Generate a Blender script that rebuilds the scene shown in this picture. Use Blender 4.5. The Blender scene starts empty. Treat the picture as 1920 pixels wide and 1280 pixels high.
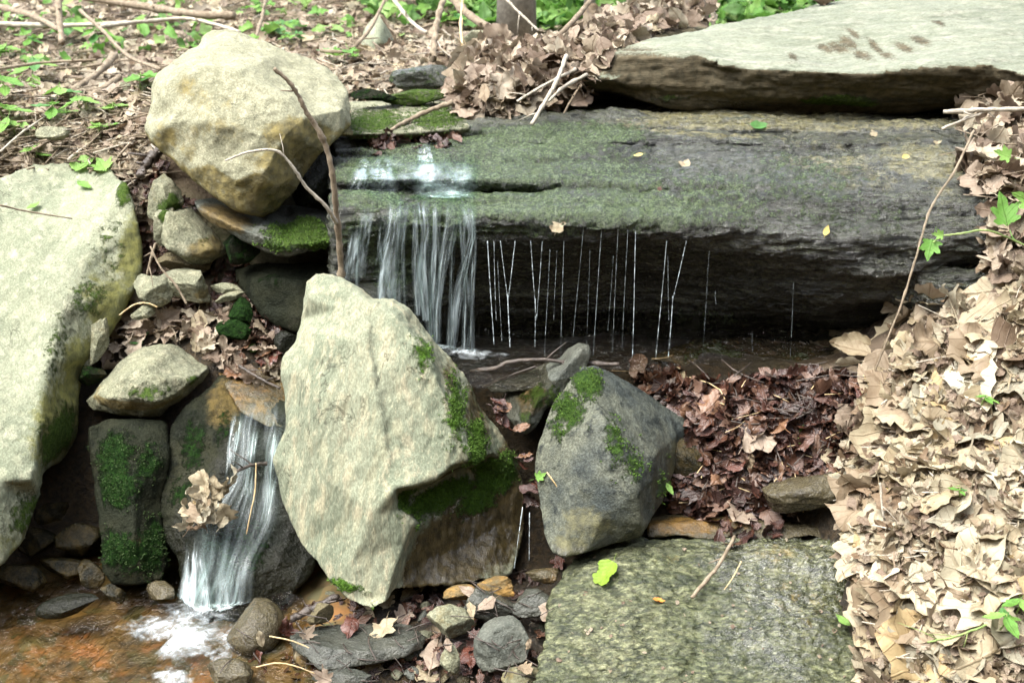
import bpy, math, random
import numpy as np
from mathutils import Vector, Matrix, Quaternion
from mathutils.bvhtree import BVHTree
from mathutils.geometry import delaunay_2d_cdt

random.seed(7); RNG = np.random.default_rng(11)
R = math.radians
scene = bpy.context.scene
COL = scene.collection

# ------------------------------------------------------------------ camera, world, sun, exposure
CZ = 1.40                      # camera height above the datum
PITCH = R(22.0)                # looking down the bank
FPX = 2400.0                   # focal length in photo pixels (1920 wide)
cam_d = bpy.data.cameras.new('camera'); cam = bpy.data.objects.new('camera', cam_d); COL.objects.link(cam)
cam_d.sensor_width = 36.0; cam_d.lens = 36.0 * FPX / 1920.0
cam_d.clip_start = 0.05; cam_d.clip_end = 400
cam.location = (0, 0, CZ); cam.rotation_euler = (math.pi/2 - PITCH, 0, 0)
cam_d.dof.use_dof = True; cam_d.dof.focus_distance = 2.22; cam_d.dof.aperture_fstop = 6.3
scene.camera = cam

SUN_EL, SUN_AZ = R(64), R(-118)     # azimuth measured from +Y towards +X (light comes from there)
world = bpy.data.worlds.new('World'); scene.world = world; world.use_nodes = True
wn = world.node_tree; wn.nodes.clear()
sky = wn.nodes.new('ShaderNodeTexSky'); sky.sky_type = 'NISHITA'; sky.sun_disc = False
sky.sun_elevation = SUN_EL; sky.sun_rotation = SUN_AZ
sky.air_density = 1.0; sky.dust_density = 3.0; sky.ozone_density = 1.0
hsv = wn.nodes.new('ShaderNodeHueSaturation'); hsv.inputs['Saturation'].default_value = 0.45
wb = wn.nodes.new('ShaderNodeBackground'); wb.inputs['Strength'].default_value = 0.15
wo = wn.nodes.new('ShaderNodeOutputWorld')
wn.links.new(sky.outputs[0], hsv.inputs['Color']); wn.links.new(hsv.outputs[0], wb.inputs[0]); wn.links.new(wb.outputs[0], wo.inputs[0])
sl = bpy.data.lights.new('sun', 'SUN'); sl.energy = 1.75; sl.angle = R(42); sl.color = (1.0, 0.975, 0.90)
so = bpy.data.objects.new('sun', sl); COL.objects.link(so)
sd = Vector((math.sin(SUN_AZ)*math.cos(SUN_EL), math.cos(SUN_AZ)*math.cos(SUN_EL), math.sin(SUN_EL)))
so.rotation_euler = sd.to_track_quat('Z', 'Y').to_euler(); so.location = sd*20
vs = scene.view_settings
scene.display_settings.display_device = 'sRGB'
vs.view_transform = 'Standard'; vs.look = 'None'; vs.exposure = 2.2; vs.gamma = 1.0
scene.cycles.max_bounces = 8; scene.cycles.transparent_max_bounces = 24
scene.cycles.caustics_reflective = False; scene.cycles.caustics_refractive = False

# ------------------------------------------------------------------ helpers
SP, CP = math.sin(PITCH), math.cos(PITCH)
def ray(px, py):
    a = (px-960)/FPX; b = (py-640)/FPX
    return Vector((a, CP - b*SP, -SP - b*CP))      # right, forward, up of the pitched view
def P(px, py, d):
    r = ray(px, py); return Vector((0, 0, CZ)) + r*(d/r.y)
def PZ(px, py, z):
    r = ray(px, py); return Vector((0, 0, CZ)) + r*((z-CZ)/r.z)
def project(co):               # world points -> photo pixels + distance along the view
    x = co[:, 0]; y = co[:, 1]; z = co[:, 2]-CZ
    f = y*CP - z*SP; u = y*SP + z*CP
    return 960 + FPX*x/f, 640 - FPX*u/f, f

_perm = RNG.permutation(256); _perm = np.concatenate([_perm, _perm, _perm])
_grad = RNG.normal(size=(256, 3)); _grad /= np.linalg.norm(_grad, axis=1)[:, None]
def perlin(p):
    i = np.floor(p).astype(np.int64); f = p - i; u = f*f*f*(f*(f*6-15)+10); i &= 255
    out = np.zeros(len(p))
    for dx in (0, 1):
        for dy in (0, 1):
            for dz in (0, 1):
                h = _perm[_perm[_perm[(i[:, 0]+dx)] + ((i[:, 1]+dy) & 255)] + ((i[:, 2]+dz) & 255)]
                g = _grad[h]
                dot = g[:, 0]*(f[:, 0]-dx) + g[:, 1]*(f[:, 1]-dy) + g[:, 2]*(f[:, 2]-dz)
                w = (u[:, 0] if dx else 1-u[:, 0])*(u[:, 1] if dy else 1-u[:, 1])*(u[:, 2] if dz else 1-u[:, 2])
                out += w*dot
    return out*1.5
def fbm(p, octs=4, gain=.5, ridged=False):
    a = 1.0; s = np.zeros(len(p)); q = p.copy()
    for k in range(octs):
        n = perlin(q + 17.3*k)
        s += a*((0.35-np.abs(n)) if ridged else n); a *= gain; q = q*2.03
    return s

def tag(o, label=None, cat=None, group=None, kind=None):
    if label: o['label'] = label
    if cat: o['category'] = cat
    if group: o['group'] = group
    if kind: o['kind'] = kind
    return o
def mesh_from(name, verts, faces, smooth=True):
    me = bpy.data.meshes.new(name); me.from_pydata([tuple(v) for v in verts], [], faces)
    if smooth: me.polygons.foreach_set('use_smooth', [True]*len(me.polygons))
    me.update(); return me
def link(name, me, mat=None, parent=None, loc=None):
    o = bpy.data.objects.new(name, me); COL.objects.link(o)
    if mat is not None and me is not None and not me.materials: me.materials.append(mat)
    if parent: o.parent = parent
    if loc is not None: o.location = loc
    return o
def empty(name, loc):
    o = bpy.data.objects.new(name, None); COL.objects.link(o); o.location = loc; o.empty_display_size = .05
    return o
def get_co(me):
    a = np.empty(len(me.vertices)*3); me.vertices.foreach_get('co', a); return a.reshape(-1, 3)
def set_co(me, co): me.vertices.foreach_set('co', co.reshape(-1)); me.update()
def get_no(me):
    a = np.empty(len(me.vertices)*3, dtype=np.float32); me.vertex_normals.foreach_get('vector', a); return a.reshape(-1, 3).astype(float)
def set_attr(me, name, val):
    at = me.attributes.new(name, 'FLOAT', 'POINT'); at.data.foreach_set('value', np.clip(val, 0, 1).astype(np.float32))
def recenter(me, parent_free=True):
    co = get_co(me); lo = co.min(0); hi = co.max(0)
    c = np.array([(lo[0]+hi[0])/2, (lo[1]+hi[1])/2, lo[2]]); set_co(me, co-c); return Vector(c)

# ------------------------------------------------------------------ materials
class NT:
    def __init__(s, name):
        s.m = bpy.data.materials.new(name); s.m.use_nodes = True; s.t = s.m.node_tree; s.t.nodes.clear()
        s.out = s.n('ShaderNodeOutputMaterial'); s.tc = s.n('ShaderNodeTexCoord')
    def n(s, typ, **kw):
        nd = s.t.nodes.new(typ)
        for k, v in kw.items(): setattr(nd, k, v)
        return nd
    def L(s, a, b): s.t.links.new(a, b)
    def setin(s, nd, i, v):
        if hasattr(v, 'is_output'): s.L(v, nd.inputs[i])
        else:
            if isinstance(v, tuple) and len(v) == 3 and nd.inputs[i].type == 'RGBA': v = v + (1,)
            nd.inputs[i].default_value = v
    def noise(s, scale, detail=4, rough=.55, vec=None, dist=0.0, out=0):
        nd = s.n('ShaderNodeTexNoise'); nd.inputs['Scale'].default_value = scale
        nd.inputs['Detail'].default_value = detail; nd.inputs['Roughness'].default_value = rough
        nd.inputs['Distortion'].default_value = dist
        s.L(vec if vec is not None else s.tc.outputs['Object'], nd.inputs['Vector']); return nd.outputs[out]
    def voro(s, scale, vec=None, feature='F1', out='Distance', rnd=1.0):
        nd = s.n('ShaderNodeTexVoronoi'); nd.feature = feature; nd.inputs['Scale'].default_value = scale
        nd.inputs['Randomness'].default_value = rnd
        s.L(vec if vec is not None else s.tc.outputs['Object'], nd.inputs['Vector']); return nd.outputs[out]
    def mapv(s, scale=(1, 1, 1), rot=(0, 0, 0), src='Object'):
        nd = s.n('ShaderNodeMapping'); nd.inputs['Scale'].default_value = scale; nd.inputs['Rotation'].default_value = rot
        s.L(s.tc.outputs[src] if isinstance(src, str) else src, nd.inputs['Vector']); return nd.outputs[0]
    def mix(s, f, a, b, mode='MIX'):
        nd = s.n('ShaderNodeMix'); nd.data_type = 'RGBA'; nd.blend_type = mode; nd.clamp_factor = True
        s.setin(nd, 0, f); s.setin(nd, 6, a); s.setin(nd, 7, b); return nd.outputs[2]
    def math(s, op, a, b=0.0, c=0.0, clamp=False):
        nd = s.n('ShaderNodeMath'); nd.operation = op; nd.use_clamp = clamp
        s.setin(nd, 0, a); s.setin(nd, 1, b); s.setin(nd, 2, c); return nd.outputs[0]
    def rng(s, v, a, b, c=0.0, d=1.0):
        nd = s.n('ShaderNodeMapRange'); nd.interpolation_type = 'SMOOTHSTEP'
        s.setin(nd, 0, v); nd.inputs[1].default_value = a; nd.inputs[2].default_value = b
        nd.inputs[3].default_value = c; nd.inputs[4].default_value = d; return nd.outputs[0]
    def attr(s, name):
        nd = s.n('ShaderNodeAttribute'); nd.attribute_name = name; return nd.outputs['Fac']
    def bump(s, h, strength, dist, prev=None):
        nd = s.n('ShaderNodeBump'); nd.inputs['Strength'].default_value = strength; nd.inputs['Distance'].default_value = dist
        s.L(h, nd.inputs['Height'])
        if prev is not None: s.L(prev, nd.inputs['Normal'])
        return nd.outputs[0]
    def bsdf(s, col, rough, normal=None, **kw):
        b = s.n('ShaderNodeBsdfPrincipled'); s.setin(b, 'Base Color', col); s.setin(b, 'Roughness', rough)
        for k, v in kw.items(): s.setin(b, k.replace('_', ' '), v)
        if normal is not None: s.L(normal, b.inputs['Normal'])
        s.L(b.outputs[0], s.out.inputs[0]); return b

def rock_mat(name, c1, c2, c3, tint=(.08, .06, .03), moss=(.045, .085, .012), moss2=(.10, .16, .03), rough=.85, wet=0.25,
             crack=.6, edgescale=42, tint2=None, net=0, glint=0, strata=0, cell=0, cellscale=120, spec=.3, wetdark=.55, speck=.5, speckscale=260, streak=(1, 1, 1), rot=(0, 0, 0), bump=1.0, grain=1.0):
    s = NT(name)
    v = s.mapv(streak, rot)
    n1 = s.noise(7, 5, .6, v); n2 = s.noise(34, 6, .65, v); n3 = s.noise(speckscale, 3, .7, v)
    col = s.mix(s.rng(n1, .36, .64), c1, c2)
    col = s.mix(s.rng(n2, .50, .68), col, c3)
    # lichen blotches
    vb = s.voro(46, v, 'SMOOTH_F1'); col = s.mix(s.math('MULTIPLY', s.rng(vb, .42, .15), .35), col, (c3[0]*1.25, c3[1]*1.25, c3[2]*1.2))
    sp = s.rng(n3, .42, .62); dk = s.mix(1.0, col, (.38, .37, .35), 'MULTIPLY')
    col = s.mix(s.math('MULTIPLY', s.math('SUBTRACT', 1.0, sp), speck), col, dk)
    lt = s.rng(s.noise(speckscale*.7, 2, .6, v), .60, .72); col = s.mix(s.math('MULTIPLY', lt, speck*.6), col, (min(c3[0]*1.6, .8), min(c3[1]*1.55, .8), min(c3[2]*1.5, .75)))
    ck = s.rng(s.math('ABSOLUTE', s.math('SUBTRACT', s.noise(8.5, 5, .6, s.mapv((1.2, 1, .6) if streak[2] < 1 else (.5, 1, 1.6), rot), .5), .5)), .010, .0)
    ck = s.math('MULTIPLY', ck, s.rng(s.noise(5, 2, .5), .50, .60))
    col = s.mix(s.math('MULTIPLY', ck, crack), col, (.03, .028, .02))
    if cell:
        wv = s.n('ShaderNodeVectorMath'); wv.operation = 'ADD'; s.L(v, wv.inputs[0])
        ws = s.n('ShaderNodeVectorMath'); ws.operation = 'SCALE'; ws.inputs['Scale'].default_value = .022; s.L(s.noise(75, 4, .7, v, 0, 1), ws.inputs[0]); s.L(ws.outputs[0], wv.inputs[1])
        cd_ = s.voro(cellscale, wv.outputs[0]); cc = s.voro(cellscale, wv.outputs[0], 'F1', 'Color'); scc = s.n('ShaderNodeSeparateColor'); s.L(cc, scc.inputs[0])
        col = s.mix(s.math('MULTIPLY', s.rng(scc.outputs[0], .5, 1.0), cell*.7), col, (c2[0]*1.25, c2[1]*1.25, c2[2]*1.2))
        col = s.mix(s.math('MULTIPLY', s.rng(scc.outputs[1], .62, .8), cell*.8), col, (c3[0]*.5, c3[1]*.55, c3[2]*.5))
        col = s.mix(s.math('MULTIPLY', s.rng(cd_, .38, .66), cell), col, (c3[0]*.35, c3[1]*.4, c3[2]*.35))
    if strata:
        sn = s.noise(3.2, 5, .6, s.mapv((.55, .8, 13), (0, .03, 0)), .4); st_ = s.math('MULTIPLY', s.rng(s.math('ABSOLUTE', s.math('SUBTRACT', sn, .5)), .022, .0), s.rng(s.noise(6, 3, .6), .40, .55))
        sb = s.rng(s.noise(2.2, 6, .7, s.mapv((.5, .8, 20), (0, .03, 0))), .40, .60)
        col = s.mix(s.math('MULTIPLY', st_, .8*strata), col, (.012, .012, .009)); col = s.mix(s.math('MULTIPLY', sb, .45*strata), col, s.mix(1.0, col, (1.9, 1.85, 1.7), 'MULTIPLY'))
    if net:
        w2 = s.n('ShaderNodeVectorMath'); w2.operation = 'SCALE'; w2.inputs['Scale'].default_value = .06; s.L(s.noise(22, 4, .65, v, 0, 1), w2.inputs[0])
        w3 = s.n('ShaderNodeVectorMath'); w3.operation = 'ADD'; s.L(v, w3.inputs[0]); s.L(w2.outputs[0], w3.inputs[1])
        ne = s.voro(34, w3.outputs[0], 'DISTANCE_TO_EDGE'); nm_ = s.math('MULTIPLY', s.rng(ne, .10, .0), s.rng(s.noise(11, 3, .6), .38, .62))
        col = s.mix(s.math('MULTIPLY', nm_, .85*net), col, (c3[0]*.3, c3[1]*.34, c3[2]*.28))
        b1 = s.bump(nm_, -.9*net, .012)
        pt = s.rng(s.noise(75, 5, .75, v), .45, .6); col = s.mix(s.math('MULTIPLY', s.math('SUBTRACT', 1.0, pt), .6*net), col, s.mix(1.0, col, (.35, .38, .33), 'MULTIPLY'))
    edge = s.noise(edgescale, 5, .7)
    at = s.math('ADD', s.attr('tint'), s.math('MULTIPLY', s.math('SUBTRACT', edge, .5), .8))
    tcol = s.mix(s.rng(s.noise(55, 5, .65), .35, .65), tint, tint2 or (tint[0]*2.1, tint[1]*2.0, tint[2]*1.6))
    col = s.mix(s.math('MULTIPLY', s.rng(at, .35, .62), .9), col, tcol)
    wetm = s.rng(s.math('ADD', s.attr('wet'), s.math('MULTIPLY', s.math('SUBTRACT', edge, .5), .5)), .3, .6)
    col = s.mix(wetm, col, s.mix(1.0, col, (wetdark, wetdark*.98, wetdark*.93), 'MULTIPLY'))
    am = s.math('ADD', s.attr('moss'), s.math('MULTIPLY', s.math('SUBTRACT', s.noise(60, 6, .75), .5), 1.3))
    mm = s.rng(am, .40, .62)
    mcol = s.mix(s.rng(s.noise(150, 5, .8), .42, .6), moss, moss2)
    mcol = s.mix(s.math('MULTIPLY', s.rng(s.noise(38, 3, .6), .5, .7), .6), mcol, s.mix(1.0, mcol, (.45, .5, .4), 'MULTIPLY'))
    col = s.mix(mm, col, mcol)
    rg = s.math('ADD', s.math('MULTIPLY', wetm, wet-rough), rough)
    rg = s.math('ADD', s.math('MULTIPLY', mm, .12 if not glint else .05), rg, clamp=True)
    b1 = s.bump(n2, .5*bump, .012, b1 if net else None)
    b1 = s.bump(ck, -.5*crack, .006, b1)
    b2 = s.bump(n3, .55*bump*grain, .0035, b1)
    mh = s.math('MULTIPLY', s.noise(420, 3, .8), mm)
    if strata: b2 = s.bump(s.math('SUBTRACT', s.math('MULTIPLY', sb, .4), st_), strata, .014, b2)
    if glint: b2 = s.bump(s.voro(120), -glint, .012, b2); b2 = s.bump(s.noise(85, 5, .75), glint, .022, b2)
    if cell: b2 = s.bump(cd_, -.9*cell, .006, b2)
    b3 = s.bump(mh, 1.0, .009, b2)
    s.bsdf(col, rg, b3, Specular_IOR_Level=s.math('ADD', spec*.5, s.math('MULTIPLY', wetm, spec)))
    return s.m

M = {}
M['pale'] = rock_mat('pale_lichen_rock', (.24, .255, .18), (.18, .20, .138), (.32, .325, .235), tint=(.07, .072, .025), streak=(1.2, 1, .55), rot=(0, .35, 0), speck=.45, bump=.75)
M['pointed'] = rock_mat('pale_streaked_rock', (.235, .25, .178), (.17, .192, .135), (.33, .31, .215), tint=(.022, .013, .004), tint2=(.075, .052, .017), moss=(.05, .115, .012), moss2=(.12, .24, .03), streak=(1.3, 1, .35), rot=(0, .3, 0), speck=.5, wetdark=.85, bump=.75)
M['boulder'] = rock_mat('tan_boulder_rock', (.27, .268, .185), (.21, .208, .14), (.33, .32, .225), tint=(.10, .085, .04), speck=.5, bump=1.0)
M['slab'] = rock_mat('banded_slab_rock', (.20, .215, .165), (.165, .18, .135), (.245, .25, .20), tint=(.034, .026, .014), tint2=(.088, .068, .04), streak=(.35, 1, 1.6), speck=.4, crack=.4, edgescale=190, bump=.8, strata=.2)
M['ledge'] = rock_mat('wet_ledge_rock', (.070, .086, .052), (.125, .142, .088), (.036, .044, .028), tint=(.16, .155, .085), moss=(.038, .066, .022), moss2=(.13, .185, .07),
                      rough=.45, wet=.10, wetdark=.55, speck=1.0, streak=(.4, .8, 1.3), bump=2.4, speckscale=95, crack=.9, cell=.4, cellscale=190, spec=.85, glint=.6, strata=.9)
M['dark'] = rock_mat('dark_wet_rock', (.015, .018, .011), (.026, .027, .015), (.009, .011, .007), tint=(.055, .042, .018), moss=(.007, .022, .004), moss2=(.022, .06, .010), rough=.7, wet=.22, bump=1.5, spec=.16)  # wet rock and moss darkened further: shade from neighbouring rocks put into the colour
M['greyblue'] = rock_mat('grey_mottled_rock', (.05, .06, .058), (.15, .158, .118), (.022, .027, .026), tint=(.06, .06, .04), moss=(.028, .065, .010), moss2=(.065, .125, .02), rough=.6, wet=.3, speck=.7, crack=.3)
M['granite'] = rock_mat('wet_granite_rock', (.135, .15, .075), (.27, .275, .155), (.05, .062, .034), tint=(.13, .10, .035), rough=.4, wet=.16, wetdark=.8, speck=1.0, speckscale=130, bump=2.0, streak=(.55, 1.3, 1), rot=(0, 0, -.25), crack=.9, cell=.42, cellscale=125, spec=.7, net=1.0)
M['brown'] = rock_mat('brown_wet_stone', (.13, .11, .062), (.18, .155, .09), (.08, .068, .045), tint=(.15, .09, .03), rough=.45, wet=.18, speck=.6, bump=1.3)
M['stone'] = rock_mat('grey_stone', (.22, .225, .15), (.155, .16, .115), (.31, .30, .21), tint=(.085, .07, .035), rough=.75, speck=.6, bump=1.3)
M['slate'] = rock_mat('wet_slate', (.10, .11, .095), (.14, .145, .12), (.065, .072, .062), rough=.4, wet=.2, speck=.5, bump=1.3)

def moss_mat(name, a, b):
    s = NT(name); rnd = s.n('ShaderNodeNewGeometry').outputs['Random Per Island']
    s.bsdf(s.mix(rnd, a, b), .8, None, Specular_IOR_Level=.2); return s.m
M['moss'] = moss_mat('bright_moss', (.028, .065, .009), (.10, .18, .028)); M['moss_deep'] = moss_mat('deep_moss', (.014, .032, .008), (.058, .092, .030))
def soil_mat():
    s = NT('forest_soil')
    n = s.noise(14, 6, .65); n2 = s.noise(90, 5, .7); n3 = s.noise(3, 3, .5)
    c = s.mix(s.rng(n, .35, .65), (.085, .058, .036), (.16, .115, .075))
    c = s.mix(s.rng(n2, .5, .7), c, (.22, .165, .11))
    c = s.mix(s.math('MULTIPLY', s.rng(n3, .45, .65), .45), c, (.05, .085, .022))
    c = s.mix(s.attr('wet'), c, s.mix(s.rng(n2, .4, .6), (.014, .011, .007), (.04, .027, .013)))
    rg = s.math('SUBTRACT', .95, s.math('MULTIPLY', s.attr('wet'), .6))
    s.bsdf(c, rg, s.bump(n2, .8, .02)); return s.m
M['soil'] = soil_mat()

def leaf_mat(name, cols, rough=.6, spec=.4, trans=.15, vein=.6, island=False):
    s = NT(name)
    if island: rnd = s.n('ShaderNodeNewGeometry').outputs['Random Per Island']
    else: rnd = s.n('ShaderNodeObjectInfo').outputs['Random']
    cr = s.n('ShaderNodeValToRGB'); s.L(rnd, cr.inputs[0]); cr.color_ramp.interpolation = 'CONSTANT'
    el = cr.color_ramp.elements
    while len(el) < len(cols): el.new(.5)
    for i, c in enumerate(cols): el[i].position = i/len(cols); el[i].color = (*c, 1)
    uvn = s.n('ShaderNodeUVMap'); uv = uvn.outputs[0]
    sep = s.n('ShaderNodeSeparateXYZ'); s.L(uv, sep.inputs[0])
    ax = s.math('ABSOLUTE', sep.outputs[0])
    mid = s.rng(ax, .028, .006)
    vv = s.math('SUBTRACT', sep.outputs[1], s.math('MULTIPLY', ax, .9))
    sv = s.math('ABSOLUTE', s.math('SUBTRACT', s.math('FRACT', s.math('MULTIPLY', vv, 7.0)), .5))
    side = s.rng(sv, .09, .02); vn = s.math('MAXIMUM', mid, s.math('MULTIPLY', side, .6))
    add = s.n('ShaderNodeVectorMath'); add.operation = 'ADD'; s.L(uv, add.inputs[0])
    cmb = s.n('ShaderNodeCombineXYZ'); s.L(s.math('MULTIPLY', rnd, 50.0), cmb.inputs[2]); s.L(cmb.outputs[0], add.inputs[1])
    n = s.noise(4, 5, .7, add.outputs[0]); n2 = s.noise(30, 4, .7, add.outputs[0])
    c = s.mix(s.math('MULTIPLY', s.rng(n, .42, .68), .55), cr.outputs[0], s.mix(1.0, cr.outputs[0], (.62, .52, .45), 'MULTIPLY'))
    c = s.mix(s.math('MULTIPLY', s.rng(n2, .62, .72), .5), c, s.mix(1.0, c, (.4, .33, .28), 'MULTIPLY'))
    c = s.mix(s.math('MULTIPLY', vn, vein), c, s.mix(1.0, c, (.62, .55, .48), 'MULTIPLY'))
    h = s.math('ADD', vn, s.math('MULTIPLY', n2, .6))
    b = s.bsdf(c, rough, s.bump(h, .5, .004), Specular_IOR_Level=spec)
    tr = s.n('ShaderNodeBsdfTranslucent'); s.L(c, tr.inputs[0])
    mx = s.n('ShaderNodeMixShader'); mx.inputs[0].default_value = trans
    s.L(b.outputs[0], mx.inputs[1]); s.L(tr.outputs[0], mx.inputs[2]); s.L(mx.outputs[0], s.out.inputs[0])
    return s.m
DRY = [(.308, .264, .175), (.377, .326, .225), (.254, .207, .132), (.408, .367, .265), (.215, .167, .112), (.322, .264, .187), (.277, .242, .171), (.354, .295, .187), (.177, .123, .075)]
PINK = [(.284, .226, .169), (.208, .156, .114), (.335, .278, .211), (.150, .108, .076), (.377, .329, .244), (.242, .195, .135)]
WET = [(.058, .024, .016), (.082, .037, .023), (.037, .019, .014), (.109, .058, .037), (.068, .034, .027), (.136, .082, .058), (.048, .024, .020)]
LC = {'cream': (.446, .413, .310), 'pale tan': (.389, .346, .244), 'tan': (.334, .285, .189), 'golden brown': (.350, .264, .137), 'mid brown': (.239, .185, .121), 'grey-brown': (.278, .256, .189), 'dark brown': (.136, .095, .060),
      'pinkish brown': (.286, .227, .173), 'pale pink-brown': (.374, .321, .249), 'dull brown': (.183, .141, .100)}
WC = {'dark red-brown': (.086, .032, .022), 'blackish brown': (.043, .022, .016), 'wet brown': (.122, .065, .040), 'dull purple-brown': (.101, .065, .061), 'rusty brown': (.173, .094, .054)}
for k_, c_ in LC.items(): M['L_'+k_] = leaf_mat(k_.replace(' ', '_').replace('-', '_')+'_leaf', [c_])
for k_, c_ in WC.items(): M['L_'+k_] = leaf_mat(k_.replace(' ', '_').replace('-', '_')+'_leaf', [c_], rough=.22, spec=.6, trans=.03)
PAL = {'dry': ['cream', 'pale tan', 'pale tan', 'tan', 'tan', 'golden brown', 'mid brown', 'mid brown', 'grey-brown', 'grey-brown', 'dark brown'], 'pink': ['pinkish brown', 'pale pink-brown', 'dull brown', 'tan', 'mid brown', 'dark brown'], 'wet': list(WC)}
M['dry'] = M['L_tan']; M['pink'] = M['L_pinkish brown']; M['wetleaf'] = M['L_dark red-brown']
M['dry_i'] = leaf_mat('dry_leaf_litter', DRY, island=True)
M['wet_i'] = leaf_mat('wet_leaf_litter', WET, rough=.25, spec=.6, trans=.03, island=True)
M['pink_i'] = leaf_mat('brown_leaf_litter', PINK, island=True)
M['floor_i'] = leaf_mat('forest_floor_litter', PINK + DRY + [(.34, .29, .22), (.42, .37, .29), (.24, .19, .14), (.30, .26, .20)], island=True)
M['green'] = leaf_mat('green_leaf', [(.13, .30, .05), (.18, .36, .07), (.10, .26, .07), (.22, .40, .09)], rough=.45, trans=.35, vein=.4)
M['green_i'] = leaf_mat('green_cover', [(.13, .30, .05), (.20, .38, .08), (.10, .22, .05), (.25, .40, .12)], rough=.5, trans=.35, vein=.3, island=True)
M['lime'] = leaf_mat('lime_leaf', [(.21, .34, .035)], rough=.55, trans=.25, vein=.3)
M['yellow'] = leaf_mat('yellow_leaf', [(.60, .50, .16)], rough=.5, trans=.2, vein=.3)
M['orange'] = leaf_mat('orange_leaf', [(.62, .26, .05)], rough=.5, trans=.2, vein=.3)

def bark_mat(name, a, b, rough=.85):
    s = NT(name); n = s.noise(60, 5, .7, s.mapv((1, 1, 1))); n2 = s.noise(300, 3, .7)
    s.bsdf(s.mix(s.rng(n, .38, .62), a, b), rough, s.bump(s.math('ADD', n, n2), .6, .004)); return s.m
M['bark'] = bark_mat('twig_bark', (.15, .115, .075), (.25, .20, .14))
M['barkpale'] = bark_mat('bleached_twig', (.42, .38, .31), (.30, .265, .21))
M['barkdark'] = bark_mat('wet_dark_wood', (.035, .027, .022), (.08, .062, .05), .35)
M['trunk'] = bark_mat('tree_bark', (.26, .24, .20), (.17, .155, .125))
M['stem'] = bark_mat('green_stem', (.16, .24, .06), (.24, .30, .10), .5)
M['straw'] = bark_mat('straw', (.46, .33, .16), (.55, .43, .25), .7)

def water_surface(name, amber, dens=.35, wave=28, wstr=.9):
    s = NT(name)
    v = s.mapv((1, .6, 1), (0, 0, .5)); n = s.noise(wave, 5, .6, v, .8); n2 = s.noise(wave*3.2, 3, .6, v, .4)
    nm = s.bump(s.math('ADD', n, s.math('MULTIPLY', n2, .35)), wstr, .03)
    gl = s.n('ShaderNodeBsdfGlossy'); gl.inputs['Roughness'].default_value = .07; s.L(nm, gl.inputs['Normal'])
    tr = s.n('ShaderNodeBsdfTransparent'); tr.inputs[0].default_value = (*amber, 1)
    fr = s.n('ShaderNodeFresnel'); fr.inputs[0].default_value = 1.33; s.L(nm, fr.inputs['Normal'])
    mx = s.n('ShaderNodeMixShader'); s.L(s.math('MULTIPLY', fr.outputs[0], 1.3, clamp=True), mx.inputs[0])
    s.L(tr.outputs[0], mx.inputs[1]); s.L(gl.outputs[0], mx.inputs[2]); s.L(mx.outputs[0], s.out.inputs[0]); return s.m
M['pool'] = water_surface('clear_amber_water', (.93, .82, .62))
M['pool2'] = water_surface('clear_water', (.9, .86, .76), wave=60, wstr=.7)

def fall_mat(name, density, su=60, sv=2.0, col=(.50, .59, .62), lo=.42, hi=.62):
    s = NT(name)
    uvn = s.n('ShaderNodeUVMap'); mp = s.mapv((su, sv, 1), src=uvn.outputs[0])
    n = s.noise(1.0, 4, .65, mp, .3); mp2 = s.mapv((su*3.2, sv*2.4, 1), src=uvn.outputs[0]); n2 = s.noise(1.0, 3, .7, mp2, .2)
    h = s.math('ADD', s.math('MULTIPLY', n, .7), s.math('MULTIPLY', n2, .3))
    a = s.math('MULTIPLY', s.rng(h, lo, hi), s.attr('dens'))
    a = s.math('ADD', s.math('MULTIPLY', a, density), s.math('MULTIPLY', s.attr('dens'), .06), clamp=True)
    b = s.bsdf(col, .25, s.bump(h, .8, .012), Specular_IOR_Level=.6)
    gl = s.n('ShaderNodeBsdfGlossy'); gl.inputs['Roughness'].default_value = .12; s.L(s.bump(h, .8, .012), gl.inputs['Normal'])
    tr = s.n('ShaderNodeBsdfTransparent'); tr.inputs[0].default_value = (.93, .97, .95, 1)
    fr = s.n('ShaderNodeFresnel'); fr.inputs[0].default_value = 1.33
    m1 = s.n('ShaderNodeMixShader'); s.L(s.math('MULTIPLY', s.math('MULTIPLY', fr.outputs[0], .55), s.rng(s.attr('dens'), .05, .5)), m1.inputs[0]); s.L(tr.outputs[0], m1.inputs[1]); s.L(gl.outputs[0], m1.inputs[2])
    m2 = s.n('ShaderNodeMixShader'); s.L(a, m2.inputs[0]); s.L(m1.outputs[0], m2.inputs[1]); s.L(b.outputs[0], m2.inputs[2])
    s.L(m2.outputs[0], s.out.inputs[0]); return s.m
M['fall'] = fall_mat('falling_water', .9, su=3.6, sv=1.8, lo=.30, hi=.72)
M['fall2'] = fall_mat('cascade_water', 1.0, col=(.62, .72, .74), su=6, sv=1.2, lo=.30, hi=.72)
def thread_mat():
    s = NT('water_thread')
    n = s.noise(90, 3, .7, s.mapv((1, 1, .45)))
    b = s.bsdf((.74, .84, .88), .12, None, Specular_IOR_Level=.8)
    tr = s.n('ShaderNodeBsdfTransparent'); mx = s.n('ShaderNodeMixShader')
    s.L(s.rng(n, .36, .60, .10, .75), mx.inputs[0]); s.L(tr.outputs[0], mx.inputs[1]); s.L(b.outputs[0], mx.inputs[2]); s.L(mx.outputs[0], s.out.inputs[0]); return s.m
M['thread'] = thread_mat()
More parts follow.
